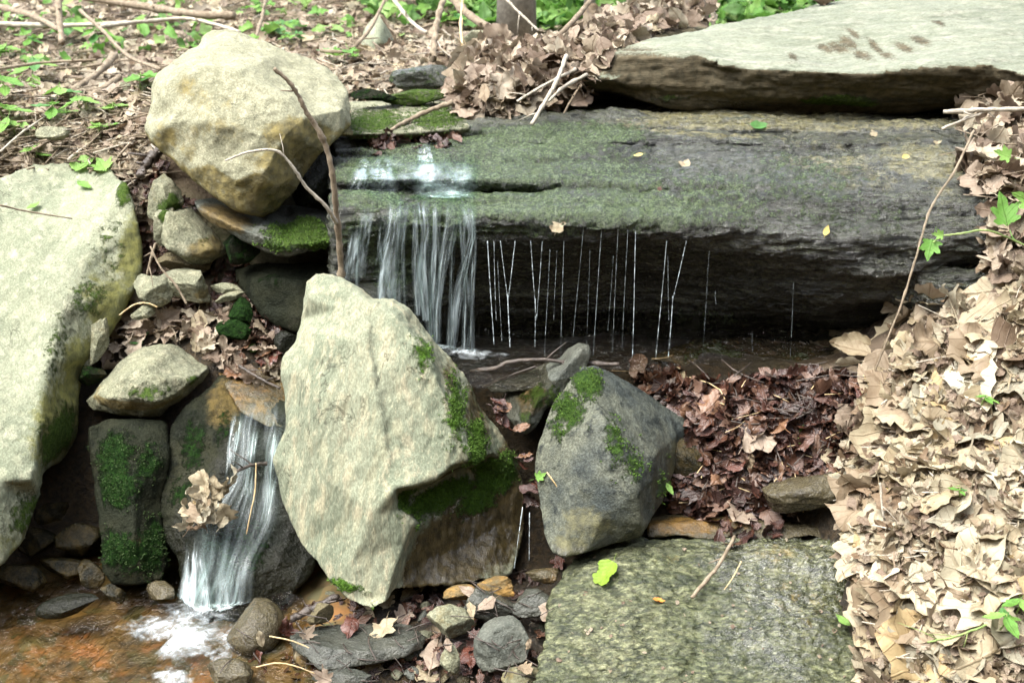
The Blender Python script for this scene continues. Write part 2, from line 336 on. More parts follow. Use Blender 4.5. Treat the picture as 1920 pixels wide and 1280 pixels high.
def foam_mat():
    s = NT('white_foam')
    mp = s.mapv((1, 1, 1)); n = s.noise(55, 5, .7, mp, .6); n2 = s.noise(16, 3, .6, mp, .5)
    a = s.math('ADD', s.attr('dens'), s.math('MULTIPLY', s.math('SUBTRACT', s.math('ADD', n, n2), 1.0), 1.5))
    b = s.bsdf((.55, .60, .62), .4, s.bump(n, .6, .01))
    tr = s.n('ShaderNodeBsdfTransparent'); mx = s.n('ShaderNodeMixShader')
    s.L(s.math('MULTIPLY', s.rng(a, .1, 1.2), .9), mx.inputs[0]); s.L(tr.outputs[0], mx.inputs[1]); s.L(b.outputs[0], mx.inputs[2]); s.L(mx.outputs[0], s.out.inputs[0]); return s.m
M['foam'] = foam_mat()
def bed_mat():
    s = NT('stream_bed')
    v1 = s.voro(38, None, 'F1', 'Color'); d = s.voro(38, None, 'F1', 'Distance'); n = s.noise(9, 5, .65)
    sep = s.n('ShaderNodeSeparateColor'); s.L(v1, sep.inputs[0])
    c = s.mix(sep.outputs[0], (.07, .05, .019), (.125, .088, .034))
    c = s.mix(s.rng(sep.outputs[1], .6, .9), c, (.06, .062, .026))
    c = s.mix(s.math('MULTIPLY', s.rng(n, .50, .66), .8), c, (.25, .115, .035))
    c = s.mix(s.rng(s.noise(13, 4, .6), .52, .68), c, (.03, .027, .016))
    s.bsdf(c, .6, s.bump(d, -.6, .02)); return s.m
M['bed'] = bed_mat()

# ------------------------------------------------------------------ terrain
Z0 = 0.10        # lower pool level (camera is 1.30 above it)
Z1 = 0.45        # upper pool level (camera is 0.95 above it)
gp = []          # (x, y, z) control points
def G(px, py, d): gp.append(tuple(P(px, py, d)))
def GX(x, y, z): gp.append((x, y, z))
for px in (-500, 0, 300, 600): G(px, 5, 4.6)
for px in (-600, 0, 300): G(px, 170, 3.25)
for px in (-600, -100): G(px, 262, 2.75)
G(230, 268, 2.75); G(330, 262, 2.7); G(600, 225, 2.95)
for px in (900, 1300, 1700, 2300): G(px, 60, 4.2)
G(900, 175, 3.1); G(1200, 190, 3.3); G(1700, 150, 3.4)
GX(-.9, 2.5, .48); GX(-.62, 2.5, .50); GX(-1.0, 2.64, .60); GX(-.75, 2.64, .62); GX(-.4, 2.5, .50); GX(-.62, 2.32, .42); GX(-.45, 2.32, .38); GX(-.33, 2.3, .30); GX(-.3, 2.42, .34)
GX(-.9, 2.12, .1); GX(-.65, 2.12, .04); GX(-.45, 2.10, .06); GX(-.9, 1.9, .03); GX(-.6, 1.9, .03); GX(-.9, 1.4, .0); GX(-.5, 1.4, .02); GX(-.4, 1.75, .08)
GX(-.25, 1.85, .10); GX(-.1, 1.85, .11); GX(.05, 1.88, .11); GX(-.2, 1.6, .05); GX(-.2, 1.72, .06); GX(.1, 1.5, .08)
GX(-.2, 2.1, .10); GX(-.05, 2.1, .10); GX(.1, 2.1, .12); GX(-.1, 2.3, .37); GX(.05, 2.3, .38); GX(-.25, 2.0, .1); GX(.1, 2.0, .1); GX(.22, 2.05, .12); GX(0, 2.5, .38); GX(.4, 2.5, .38); GX(.3, 2.3, .40); GX(.7, 2.5, .40); GX(0, 2.8, .5); GX(.5, 2.8, .5)
G(1320, 790, 2.16); G(1450, 760, 2.18); G(1560, 720, 2.2); G(1400, 900, 2.09); G(1540, 880, 2.09)
GX(.2, 1.93, .02); GX(.45, 1.93, .02); GX(.3, 2.0, .06); GX(.45, 2.0, .06); GX(.3, 1.6, .0); GX(.5, 1.5, .0)
G(1660, 730, 2.12); G(1780, 640, 2.14); G(1900, 580, 2.12); G(1700, 900, 1.92); G(1850, 800, 1.95); G(1680, 1080, 1.76); G(1900, 1050, 1.72); G(1690, 1250, 1.66); G(1900, 1290, 1.58)
G(2200, 500, 2.1); G(2300, 900, 1.8); G(2300, 1300, 1.6); G(1960, 470, 2.25); G(1960, 230, 2.55); G(1850, 215, 2.72); G(2200, 200, 2.6)
GX(-1.6, 1.2, .2); GX(1.5, 1.2, .9); GX(0, .6, .0); GX(-.8, .6, .05); GX(.8, .6, .2); GX(2.2, 2.4, 1.2); GX(2.2, 4.4, 1.0); GX(-2.2, 2.4, .85); GX(-2.4, 4.4, .95)
gp = np.array(gp)
def tps(r): return np.where(r > 0, r*r*np.log(r+1e-9), 0)
n_ = len(gp); dd = np.sqrt(((gp[:, None, :2]-gp[None, :, :2])**2).sum(-1))
A = np.zeros((n_+3, n_+3)); A[:n_, :n_] = tps(dd) + np.eye(n_)*.004
A[:n_, n_] = 1; A[:n_, n_+1:] = gp[:, :2]; A[n_, :n_] = 1; A[n_+1:, :n_] = gp[:, :2].T
W = np.linalg.solve(A, np.concatenate([gp[:, 2], [0, 0, 0]]))
def hgt(x, y):
    x = np.asarray(x, float); y = np.asarray(y, float)
    xc = np.clip(x, -2.2, 2.2); yc = np.clip(y, .6, 4.6)
    r = np.sqrt((xc[..., None]-gp[:, 0])**2 + (yc[..., None]-gp[:, 1])**2)
    z = (tps(r)*W[:n_]).sum(-1) + W[n_] + W[n_+1]*xc + W[n_+2]*yc
    ox = np.maximum(np.abs(x)-2.2, 0); oy = np.maximum(y-4.6, 0); on = np.maximum(.6-y, 0)
    up = 8.0*(1-np.exp(-np.maximum(on-1.0, 0)/4.0)) + 1.6*(1-np.exp(-ox/5)) + 2.5*(1-np.exp(-oy/25))*0.6  # steep unseen rise behind the camera is added to block low sky light
    return z + up
def axis(lo, hi, step, far, k=1.22):
    a = list(np.arange(lo, hi+step/2, step)); s = step; v = hi
    while v < far: s *= k; v += s; a.append(v)
    s = step; v = lo; b = []
    while v > -far: s *= k; v -= s; b.append(v)
    return np.array(b[::-1] + a)
gx = axis(-1.5, 1.5, .016, 70); gy = axis(1.2, 4.4, .018, 70)
X, Y = np.meshgrid(gx, gy); Z = hgt(X, Y)
pts = np.stack([X.ravel(), Y.ravel(), Z.ravel()], 1)
near = ((np.abs(pts[:, 0]) < 3) & (pts[:, 1] > 0) & (pts[:, 1] < 6))
nz = np.zeros(len(pts)); nz[near] = fbm(pts[near]*[9, 9, 1], 5)*.014; pts[:, 2] += nz
nx, ny = len(gx), len(gy)
idx = np.arange(nx*ny).reshape(ny, nx)
q = np.stack([idx[:-1, :-1], idx[:-1, 1:], idx[1:, 1:], idx[1:, :-1]], -1).reshape(-1, 4)
gme = mesh_from('ground', pts, q.tolist())
set_attr(gme, 'wet', np.clip((.56-pts[:, 2])/.08, 0, 1)*np.clip((1.02-pts[:, 0]-(pts[:, 1]-1.7)*.4)/.35, 0, 1))
ground = link('ground', gme, M['soil']); tag(ground, kind='structure')
ground_bvh = BVHTree.FromPolygons([Vector(p) for p in pts], q.tolist())
CAM = Vector((0, 0, CZ))
def hit(bvhs, px, py):
    best = None
    r = ray(px, py).normalized()
    for b in bvhs:
        h = b.ray_cast(CAM, r, 30)
        if h[0] is not None and (best is None or h[3] < best[3]): best = h
    return best

# ------------------------------------------------------------------ rocks
TUFTS = {'pointed': 3, 'grey': 2, 'mossleft': 2, 'leftb': 1, 'mossflat': 2, 'cascade': 1, 'shelf': 1, 'lean': 1}
def moss_tufts(ob, co, no, per):
    n = min(len(co)*per, 45000); k = RNG.integers(0, len(co), n); c = co[k]+RNG.normal(size=(n, 3))*.0016; d = no[k]+RNG.normal(size=(n, 3))*.55+np.array([0, 0, .35])
    d /= np.linalg.norm(d, axis=1)[:, None]; L = RNG.uniform(.0018, .0045, n)[:, None]; sd = np.cross(d, RNG.normal(size=(n, 3))); sd /= np.linalg.norm(sd, axis=1)[:, None]
    w = RNG.uniform(.0007, .0014, n)[:, None]
    V = np.empty((n, 3, 3)); V[:, 0] = c-sd*w-d*.001; V[:, 1] = c+sd*w-d*.001; V[:, 2] = c+d*L
    me = mesh_from('moss', V.reshape(-1, 3), np.arange(n*3).reshape(-1, 3).tolist()); link('moss', me, M['moss_deep'] if ob.data.materials[0] in (M['ledge'], M['dark']) else M['moss'], ob)
ROCKS = {}     # name key -> (object, bvh)
def finish(me0, key, name, mat, vox, smooth, amp, freq, aniso, ridged, attrs, rot, octs=5):
    o = bpy.data.objects.new('tmp', me0); COL.objects.link(o)
    md = o.modifiers.new('r', 'REMESH'); md.mode = 'VOXEL'; md.voxel_size = vox
    if smooth:
        sm = o.modifiers.new('s', 'SMOOTH'); sm.iterations = smooth; sm.factor = .5
    dg = bpy.context.evaluated_depsgraph_get(); dg.update()
    me = bpy.data.meshes.new_from_object(o.evaluated_get(dg)); bpy.data.objects.remove(o); bpy.data.meshes.remove(me0)
    me.name = name; me.materials.clear()
    co = get_co(me); no = get_no(me)
    if amp:
        rm = np.array(Matrix.Rotation(rot, 3, 'Y'))
        q = (co @ rm)*freq*np.array(aniso)
        dsp = fbm(q + 3.1, octs)*amp
        dsp += fbm((co @ rm)*freq*4.5*np.array(aniso) + 9, 3, ridged=True)*amp*ridged
        dsp += fbm(co*freq*.35 + 5, 2)*amp*1.0
        co = co + no*dsp[:, None]
    set_co(me, co)
    me.polygons.foreach_set('use_smooth', [True]*len(me.polygons))
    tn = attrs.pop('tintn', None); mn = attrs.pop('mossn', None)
    paint(me, co, attrs)
    sm_no = no
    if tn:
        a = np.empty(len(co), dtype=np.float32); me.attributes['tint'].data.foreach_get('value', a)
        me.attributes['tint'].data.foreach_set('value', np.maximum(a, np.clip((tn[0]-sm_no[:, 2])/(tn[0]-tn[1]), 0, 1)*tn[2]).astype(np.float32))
    if mn:
        a = np.empty(len(co), dtype=np.float32); me.attributes['moss'].data.foreach_get('value', a)
        me.attributes['moss'].data.foreach_set('value', np.maximum(a, np.clip((sm_no[:, 2]-mn[0])/(mn[1]-mn[0]), 0, 1)*mn[2]).astype(np.float32))
    ma = np.empty(len(co), dtype=np.float32); me.attributes['moss'].data.foreach_get('value', ma)
    tuft = None
    if ma.max() > .3:
        pr = ma + fbm(co*60, 4)*.45; mk = np.clip((pr-.42)/.2, 0, 1)
        co = co + no*(mk*(.0015+np.clip(fbm(co*150, 2)+.3, 0, 1)*.002))[:, None]; set_co(me, co)
        cand = np.where((pr > .52) & (no[:, 1] < .45))[0]
        if len(cand) > 900: tuft = (co[cand], no[cand])
    polys = np.empty(len(me.loops), dtype=np.int32); me.loops.foreach_get('vertex_index', polys)
    ls = np.empty(len(me.polygons), dtype=np.int32); me.polygons.foreach_get('loop_start', ls)
    fl = [p.tolist() for p in np.split(polys, ls[1:])]
    bvh = BVHTree.FromPolygons(co.tolist(), fl)
    base = recenter(me)
    ob = link(name, me, mat, loc=base)
    if tuft and key in TUFTS: moss_tufts(ob, tuft[0]-np.array(base), tuft[1], TUFTS[key])
    ROCKS[key] = (ob, bvh)
    return ob
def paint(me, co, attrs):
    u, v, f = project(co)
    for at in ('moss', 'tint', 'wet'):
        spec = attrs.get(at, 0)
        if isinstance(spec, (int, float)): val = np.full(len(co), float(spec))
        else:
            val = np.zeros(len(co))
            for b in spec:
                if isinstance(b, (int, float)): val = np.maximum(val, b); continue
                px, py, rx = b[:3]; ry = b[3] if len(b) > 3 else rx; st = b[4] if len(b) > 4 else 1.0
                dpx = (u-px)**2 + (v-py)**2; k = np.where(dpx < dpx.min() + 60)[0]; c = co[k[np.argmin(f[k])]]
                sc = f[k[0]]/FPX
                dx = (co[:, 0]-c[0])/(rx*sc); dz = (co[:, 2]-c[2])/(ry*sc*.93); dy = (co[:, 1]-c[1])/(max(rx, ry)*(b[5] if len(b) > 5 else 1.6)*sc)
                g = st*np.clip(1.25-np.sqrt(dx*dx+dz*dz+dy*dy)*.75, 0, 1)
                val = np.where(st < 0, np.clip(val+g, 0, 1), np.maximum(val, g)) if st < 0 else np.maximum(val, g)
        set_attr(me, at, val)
    
def rock(key, name, label, cat, outline, inner, thick, mat, vox=.005, smooth=3, amp=.006, freq=14, aniso=(1, 1, 1), ridged=.5, rot=0.0, shrink=.12, octs=5, group=None, **attrs):
    """a solid rock: its outline and the corners of its faces, each at its own distance, closed at the back"""
    pts2 = [(p[0], p[1]) for p in outline]; dep = [p[2] for p in outline]; n = len(outline)
    edges = [(i, (i+1) % n) for i in range(n)]
    for it in inner:
        if isinstance(it[0], (tuple, list)):
            s0 = len(pts2)
            for p in it: pts2.append((p[0], p[1])); dep.append(p[2])
            edges += [(s0+i, s0+i+1) for i in range(len(it)-1)]
        else: pts2.append((it[0], it[1])); dep.append(it[2])
    vo, eo, fo, ov, oe, of = delaunay_2d_cdt([Vector(p) for p in pts2], edges, [list(range(n))], 1, 1e-4)
    verts = []
    for i, p in enumerate(vo):
        src = ov[i]
        if src: d = dep[src[0]]
        else:
            w = [1/((p.x-a[0])**2+(p.y-a[1])**2+1e-3) for a in pts2]; d = sum(x*y for x, y in zip(w, dep))/sum(w)
        verts.append(P(p.x, p.y, d))
    faces = [list(f) for f in fo]
    ring = [next(j for j, s in enumerate(ov) if i in s) for i in range(n)]
    c = sum((verts[i] for i in ring), Vector())/n
    prev = ring
    for k, (fr, sh) in enumerate(((.35, .03), (.75, shrink), (1.0, .42))):
        cur = []
        for i in ring:
            p = verts[i]; r = (p-CAM).normalized(); q0 = p.lerp(c, sh) if sh > 0 else p
            # blend every ring point towards one common plane so the back closes
            dist = (c-CAM).length; q1 = CAM + r*((p-CAM).length*(1-fr)+dist*fr)
            q1 = q1.lerp(c, sh); q1 += (c-CAM).normalized()*thick*fr
            verts.append(q1); cur.append(len(verts)-1)
        for i in range(n): faces.append([prev[i], prev[(i+1) % n], cur[(i+1) % n], cur[i]])
        prev = cur
    faces.append(list(reversed(prev)))
    me = mesh_from('raw', verts, faces, False)
    import bmesh
    bm = bmesh.new(); bm.from_mesh(me); bmesh.ops.triangulate(bm, faces=bm.faces); bmesh.ops.recalc_face_normals(bm, faces=bm.faces); bm.to_mesh(me); bm.free()
    o = finish(me, key, name, mat, vox, smooth, amp, freq, aniso, ridged, attrs, rot, octs)
    tag(o, label, cat, group); return o

def sample_row(row, xs):
    a = np.array(row, float); return np.interp(xs, a[:, 0], a[:, 1]), np.interp(xs, a[:, 0], a[:, 2])
def loft(key, name, label, cat, rows, x0, x1, n, mat, back=.25, group=None, vox=.006, smooth=2, amp=.006, freq=12, aniso=(1, 1, 1), ridged=.5, rot=0., octs=5, **attrs):
    xs = np.linspace(x0, x1, n); verts = []; R_ = len(rows)
    for r in rows:
        ys, ds = sample_row(r, xs)
        for x, y, d in zip(xs, ys, ds): verts.append(P(x, y, d))
    faces = []
    for r in range(R_-1):
        for i in range(n-1): a = r*n+i; faces.append([a, a+1, a+n+1, a+n])
    # back row: below and behind, closing the solid
    bl = len(verts)
    for i in range(n):
        p = (verts[i]+verts[(R_-1)*n+i])/2; q0 = Vector((p.x, max(verts[i].y, verts[(R_-1)*n+i].y)+back, p.z-.1)); verts.append(q0)
    for i in range(n-1):
        faces.append([bl+i, bl+i+1, i+1, i]); a = (R_-1)*n+i; faces.append([a, a+1, bl+i+1, bl+i])
    faces.append([r*n for r in range(R_)] + [bl]); faces.append([r*n+n-1 for r in range(R_)][::-1] + [bl+n-1])
    me = mesh_from('raw', verts, faces, False)
    import bmesh
    bm = bmesh.new(); bm.from_mesh(me); bmesh.ops.triangulate(bm, faces=bm.faces); bmesh.ops.recalc_face_normals(bm, faces=bm.faces); bm.to_mesh(me); bm.free()
    o = finish(me, key, name, mat, vox, smooth, amp, freq, aniso, ridged, attrs, rot, octs)
    tag(o, label, cat, group); return o

def stone(px, py, w, h, d, mat, name='stone', label=None, group=None, ang=0., depth=None, seed=0, cuts=13, key=None, sub=5, amp=.085, cat='stone', **attrs):
    """a small angular stone: a sphere cut by random planes, roughened; w and h in photo pixels at its distance"""
    import bmesh
    rs = np.random.default_rng(seed*31+int(px*7+py))
    bm = bmesh.new(); bmesh.ops.create_icosphere(bm, subdivisions=sub, radius=1)
    me = bpy.data.meshes.new(name); bm.to_mesh(me); bm.free()
    co = get_co(me)
    for k in range(cuts):
        nrm = rs.normal(size=3); nrm /= np.linalg.norm(nrm); lim = rs.uniform(.42, .78)
        t = co @ nrm; ex = np.maximum(t-lim, 0); co = co - nrm*(ex*.93)[:, None]
    lo, hi = co.min(0), co.max(0); co = (co-(lo+hi)/2)/((hi-lo)/2)
    seedv = rs.uniform(0, 50, 3)
    co = co*(1 + amp*fbm(co*1.6+seedv, 5))[:, None] + (fbm(co*5+seedv, 4)*amp*.35)[:, None]*co
    sc = d/ray(px, py).y/FPX*1.0
    W_, H_ = w/2*sc, h/2*sc; D_ = (depth if depth else min(w, h*1.3)*sc)/2
    ca, sa = math.cos(R(ang)), math.sin(R(ang))
    x = co[:, 0]*W_; z = co[:, 2]*H_; y = co[:, 1]*D_
    x, z = x*ca+z*sa, -x*sa+z*ca
    vz = z*CP - y*SP*-1*0; co = np.stack([x, y*CP + z*SP, z*CP - y*SP*.6], 1)
    c = P(px, py, d); co = co + np.array(c)
    set_co(me, co); me.polygons.foreach_set('use_smooth', [True]*len(me.polygons))
    paint(me, co, attrs)
    fl = [list(p.vertices) for p in me.polygons]; bvh = BVHTree.FromPolygons(co.tolist(), fl)
    base = recenter(me); o = link(name, me, mat, loc=base); ROCKS[key or (name, px, py)] = (o, bvh)
    tag(o, label, cat, group); return o

# --- the wet ledge the water runs over
ledge_rows = [
 [(560, 205, 3.15), (700, 205, 3.15), (900, 190, 3.15), (1300, 190, 3.15), (2060, 185, 3.1)],
 [(560, 248, 2.74), (700, 248, 2.74), (860, 232, 2.78), (1100, 221, 2.76), (1400, 228, 2.74), (2060, 228, 2.70)],
 [(560, 256, 2.69), (700, 256, 2.69), (860, 245, 2.71), (1000, 250, 2.70), (1200, 240, 2.72), (1500, 244, 2.69), (2060, 244, 2.64)],
 [(560, 268, 2.69), (700, 268, 2.72), (860, 260, 2.74), (1000, 259, 2.72), (1200, 249, 2.74), (1500, 251, 2.70), (2060, 253, 2.66)],
 [(560, 284, 2.60), (700, 284, 2.60), (860, 272, 2.66), (1000, 266, 2.66), (1200, 264, 2.65), (1500, 268, 2.60), (2060, 268, 2.56)],
 [(560, 300, 2.60), (700, 300, 2.60), (860, 286, 2.62), (1000, 280, 2.66), (1200, 277, 2.66), (1500, 276, 2.61), (2060, 278, 2.55)],
 [(560, 303, 2.55), (700, 304, 2.54), (860, 291, 2.565), (1000, 284, 2.61), (1200, 281, 2.61), (1500, 279, 2.60), (2060, 280, 2.54)],
 [(560, 311, 2.52), (700, 312, 2.51), (860, 304, 2.53), (1000, 302, 2.55), (1200, 302, 2.56), (1500, 290, 2.56), (2060, 288, 2.52)],
 [(560, 314, 2.53), (700, 316, 2.54), (860, 309, 2.55), (1000, 307, 2.57), (1200, 306, 2.56), (1500, 294, 2.55), (2060, 292, 2.50)],
 [(560, 322, 2.47), (700, 321, 2.47), (860, 316, 2.48), (1000, 314, 2.49), (1300, 308, 2.50), (1700, 300, 2.47), (2060, 300, 2.42)],
 [(560, 340, 2.43), (700, 338, 2.42), (900, 338, 2.42), (1150, 345, 2.40), (1500, 350, 2.37), (1800, 345, 2.35), (2060, 345, 2.30)],
 [(560, 358, 2.49), (700, 356, 2.49), (900, 361, 2.50), (1100, 365, 2.46), (1250, 368, 2.375), (1500, 370, 2.345), (2060, 365, 2.28)],
 [(560, 368, 2.38), (700, 368, 2.38), (900, 371, 2.38), (1150, 376, 2.36), (1500, 385, 2.33), (2060, 380, 2.27)],
 [(560, 400, 2.33), (700, 400, 2.33), (900, 405, 2.31), (1150, 405, 2.30), (1350, 420, 2.29), (1500, 440, 2.28), (1700, 450, 2.27), (2060, 440, 2.25)],
 [(560, 440, 2.33), (700, 430, 2.33), (900, 455, 2.32), (1000, 452, 2.31), (1150, 430, 2.31), (1350, 448, 2.30), (1500, 474, 2.285), (1650, 512, 2.27), (1800, 480, 2.28), (2060, 470, 2.25)],
 [(560, 470, 2.36), (700, 480, 2.36), (900, 478, 2.40), (1150, 455, 2.40), (1350, 474, 2.37), (1500, 500, 2.34), (1650, 530, 2.32), (1800, 497, 2.35), (2060, 490, 2.30)],
 [(560, 500, 2.36), (760, 520, 2.37), (900, 520, 2.48), (1150, 510, 2.47), (1350, 530, 2.44), (1500, 545, 2.385), (1650, 548, 2.33), (1720, 500, 2.29), (1820, 510, 2.27), (2060, 500, 2.25)],
 [(560, 560, 2.36), (760, 560, 2.37), (900, 590, 2.52), (1150, 585, 2.53), (1350, 590, 2.50), (1500, 600, 2.48), (1640, 560, 2.40), (1760, 575, 2.26), (1860, 570, 2.25), (2060, 570, 2.22)],
 [(560, 660, 2.38), (760, 640, 2.40), (900, 665, 2.54), (1150, 665, 2.58), (1500, 680, 2.54), (1650, 630, 2.48), (1780, 610, 2.40), (2060, 600, 2.30)],
 [(560, 760, 2.38), (900, 760, 2.6), (1500, 760, 2.7), (1700, 720, 2.5), (2060, 700, 2.3)]]
loft('ledge', 'rock_ledge', 'long wet layered rock ledge with mossy top that the stream spills over', 'rock ledge', ledge_rows, 628, 2060, 60, M['ledge'],
     vox=.0055, smooth=1, amp=.0115, freq=14, aniso=(.25, .6, 1.9), ridged=1.3, rot=-.03,
     moss=[(760, 300, 150, 22, .72), (980, 262, 170, 22, .85), (700, 325, 120, 18, .8), (1080, 245, 150, 16, .85), (950, 330, 190, 26, .72), (1150, 320, 180, 40, .6), (960, 385, 220, 26, .85), (1180, 400, 200, 40, .8), (700, 380, 90, 18, .8), (1350, 370, 180, 70, .55), (1500, 330, 180, 70, .5), (1650, 400, 140, 60, .42), (1000, 435, 160, 26, .6), (1550, 400, 160, 50, .42), (800, 450, 120, 90, .7), (740, 500, 55, 60, .9), (680, 450, 60, 60, .7), (1300, 600, 200, 30, .5)],
     tint=[(1560, 300, 170, 18, .55), (1750, 300, 130, 30, .62), (1620, 330, 140, 30, .45), (1780, 350, 70, 60, .45), (1400, 232, 300, 9, .8), (1700, 240, 240, 9, .6)], wet=1.0)

# --- the big slab lying on the ledge
slab_rows = [
 [(1085, 156, 2.93), (1165, 86, 3.0), (1300, 58, 3.15), (1450, 28, 3.35), (1560, 2, 3.5), (1700, -24, 3.6), (2150, -40, 3.6)],
 [(1085, 157, 2.90), (1165, 88, 2.96), (1300, 66, 3.05), (1450, 48, 3.15), (1700, 10, 3.25), (2150, 0, 3.2)],
 [(1085, 158, 2.86), (1165, 90, 2.88), (1240, 95, 2.86), (1320, 103, 2.83), (1350, 124, 2.78), (1400, 127, 2.77), (1600, 139, 2.72), (1650, 138, 2.71), (1720, 127, 2.70), (1850, 121, 2.66), (1925, 140, 2.6), (2150, 150, 2.5)],
 [(1085, 159, 2.84), (1165, 100, 2.85), (1240, 108, 2.84), (1320, 118, 2.83), (1400, 140, 2.77), (1600, 150, 2.73), (1720, 142, 2.71), (1850, 138, 2.67), (1925, 155, 2.61), (2150, 170, 2.5)],
 [(1085, 160, 2.83), (1130, 150, 2.82), (1190, 158, 2.83), (1300, 165, 2.83), (1450, 178, 2.78), (1600, 178, 2.76), (1800, 172, 2.72), (1925, 175, 2.64), (2150, 190, 2.5)],
 [(1085, 162, 2.85), (1130, 164, 2.86), (1190, 186, 2.86), (1250, 200, 2.86), (1400, 206, 2.85), (1550, 212, 2.84), (1700, 205, 2.80), (1830, 192, 2.76), (1925, 185, 2.7), (2150, 200, 2.55)],
 [(1085, 163, 2.92), (1130, 172, 3.0), (1250, 202, 3.06), (1400, 207, 3.06), (1700, 206, 3.0), (1925, 190, 2.9), (2150, 205, 2.8)]]
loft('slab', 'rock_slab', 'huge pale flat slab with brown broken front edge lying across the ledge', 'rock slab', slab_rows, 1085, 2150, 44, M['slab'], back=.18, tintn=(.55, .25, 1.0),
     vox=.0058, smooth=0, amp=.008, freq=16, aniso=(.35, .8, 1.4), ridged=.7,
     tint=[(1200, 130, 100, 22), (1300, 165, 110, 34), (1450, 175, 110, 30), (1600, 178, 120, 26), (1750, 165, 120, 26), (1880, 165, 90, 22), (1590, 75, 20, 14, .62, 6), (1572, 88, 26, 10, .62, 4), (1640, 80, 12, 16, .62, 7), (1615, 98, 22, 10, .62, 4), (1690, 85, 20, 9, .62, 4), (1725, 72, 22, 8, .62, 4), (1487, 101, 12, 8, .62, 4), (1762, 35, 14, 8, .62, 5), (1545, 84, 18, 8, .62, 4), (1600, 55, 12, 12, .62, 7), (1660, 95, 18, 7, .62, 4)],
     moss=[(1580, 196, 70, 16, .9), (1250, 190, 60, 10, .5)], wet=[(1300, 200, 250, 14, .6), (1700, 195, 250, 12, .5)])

# --- left long boulder
rock('leftb', 'boulder', 'long pale slanting boulder with mossy edge at the left side of the photo', 'boulder',
 [(-200, 330, 2.35), (-60, 345, 2.5), (0, 328, 2.62), (60, 302, 2.7), (130, 300, 2.75), (200, 312, 2.70), (238, 340, 2.60), (255, 400, 2.53), (266, 455, 2.50), (268, 500, 2.47), (250, 545, 2.43), (215, 610, 2.38), (180, 660, 2.34), (158, 700, 2.32), (148, 750, 2.28), (143, 820, 2.24), (112, 868, 2.2), (80, 882, 2.12), (68, 930, 2.06), (40, 1020, 1.98), (0, 1062, 1.93), (-200, 1150, 1.82)],
 [[(-170, 430, 2.42), (0, 425, 2.475), (110, 415, 2.505), (200, 392, 2.53), (232, 355, 2.565)], [(200, 392, 2.53), (165, 480, 2.43), (120, 580, 2.32), (90, 690, 2.205), (76, 800, 2.10), (62, 900, 2.01)], (-100, 700, 2.13), (0, 560, 2.33), (0, 700, 2.175), (0, 900, 1.99), (40, 820, 2.065), (235, 440, 2.49), (205, 560, 2.39), (135, 600, 2.33), (120, 720, 2.25), (112, 820, 2.18), (60, 540, 2.345)],
 0.3, M['pale'], vox=.006, smooth=9, amp=.0045, freq=9, aniso=(1.3, 1, .6), ridged=.6, rot=.3,
 moss=[(190, 450, 30, 60, .42), (215, 470, 30, 90, .4), (115, 820, 35, 60, .8), (60, 960, 40, 50, .6), (110, 640, 20, 110, .45), (235, 350, 20, 40, .7), (170, 560, 40, 50, .5)], tint=[(250, 470, 30, 90, .7), (215, 590, 40, 80, .75), (160, 680, 40, 60, .75), (125, 790, 40, 100, .8), (190, 520, 40, 70, .5), (30, 1020, 60, 40, .5)])

# --- round boulder
rock('round', 'boulder', 'big rounded tan boulder with bright top perched above the mossy flat stone', 'boulder',
 [(430, 57, 2.82), (455, 62, 2.82), (480, 76, 2.80), (540, 98, 2.78), (585, 114, 2.78), (630, 138, 2.74), (652, 165, 2.68), (660, 200, 2.62), (660, 232, 2.58), (640, 252, 2.52), (610, 285, 2.50), (575, 330, 2.49), (545, 370, 2.47), (520, 392, 2.45), (490, 404, 2.42), (455, 396, 2.41), (415, 372, 2.42), (388, 352, 2.44), (350, 318, 2.46), (310, 292, 2.48), (278, 268, 2.49), (270, 248, 2.50), (280, 215, 2.54), (292, 180, 2.58), (300, 142, 2.63), (322, 120, 2.68), (350, 100, 2.72), (378, 90, 2.75), (384, 66, 2.8), (400, 58, 2.82)],
 [[(304, 178, 2.53), (340, 142, 2.54), (385, 126, 2.53), (450, 134, 2.51), (520, 180, 2.47), (580, 215, 2.47), (640, 205, 2.53)], (330, 225, 2.47), (300, 240, 2.47), (400, 230, 2.42), (480, 250, 2.40), (545, 250, 2.42), (500, 320, 2.38), (440, 340, 2.38), (560, 300, 2.46), (480, 380, 2.40), (400, 310, 2.41), (500, 110, 2.65), (600, 165, 2.62)],
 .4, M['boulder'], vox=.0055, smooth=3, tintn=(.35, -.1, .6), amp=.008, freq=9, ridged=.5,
 tint=[(390, 190, 80, 45, .42), (420, 250, 90, 40, .45), (560, 250, 60, 30, .8), (540, 300, 60, 40, .85), (600, 260, 30, 30, .7), (510, 370, 45, 30, 1), (320, 270, 30, 20, .5), (300, 245, 20, 20, .5), (480, 300, 50, 30, .5), (345, 165, 40, 25, .5)], wet=[(520, 380, 50, 30, 1), (580, 310, 30, 40, .9)])

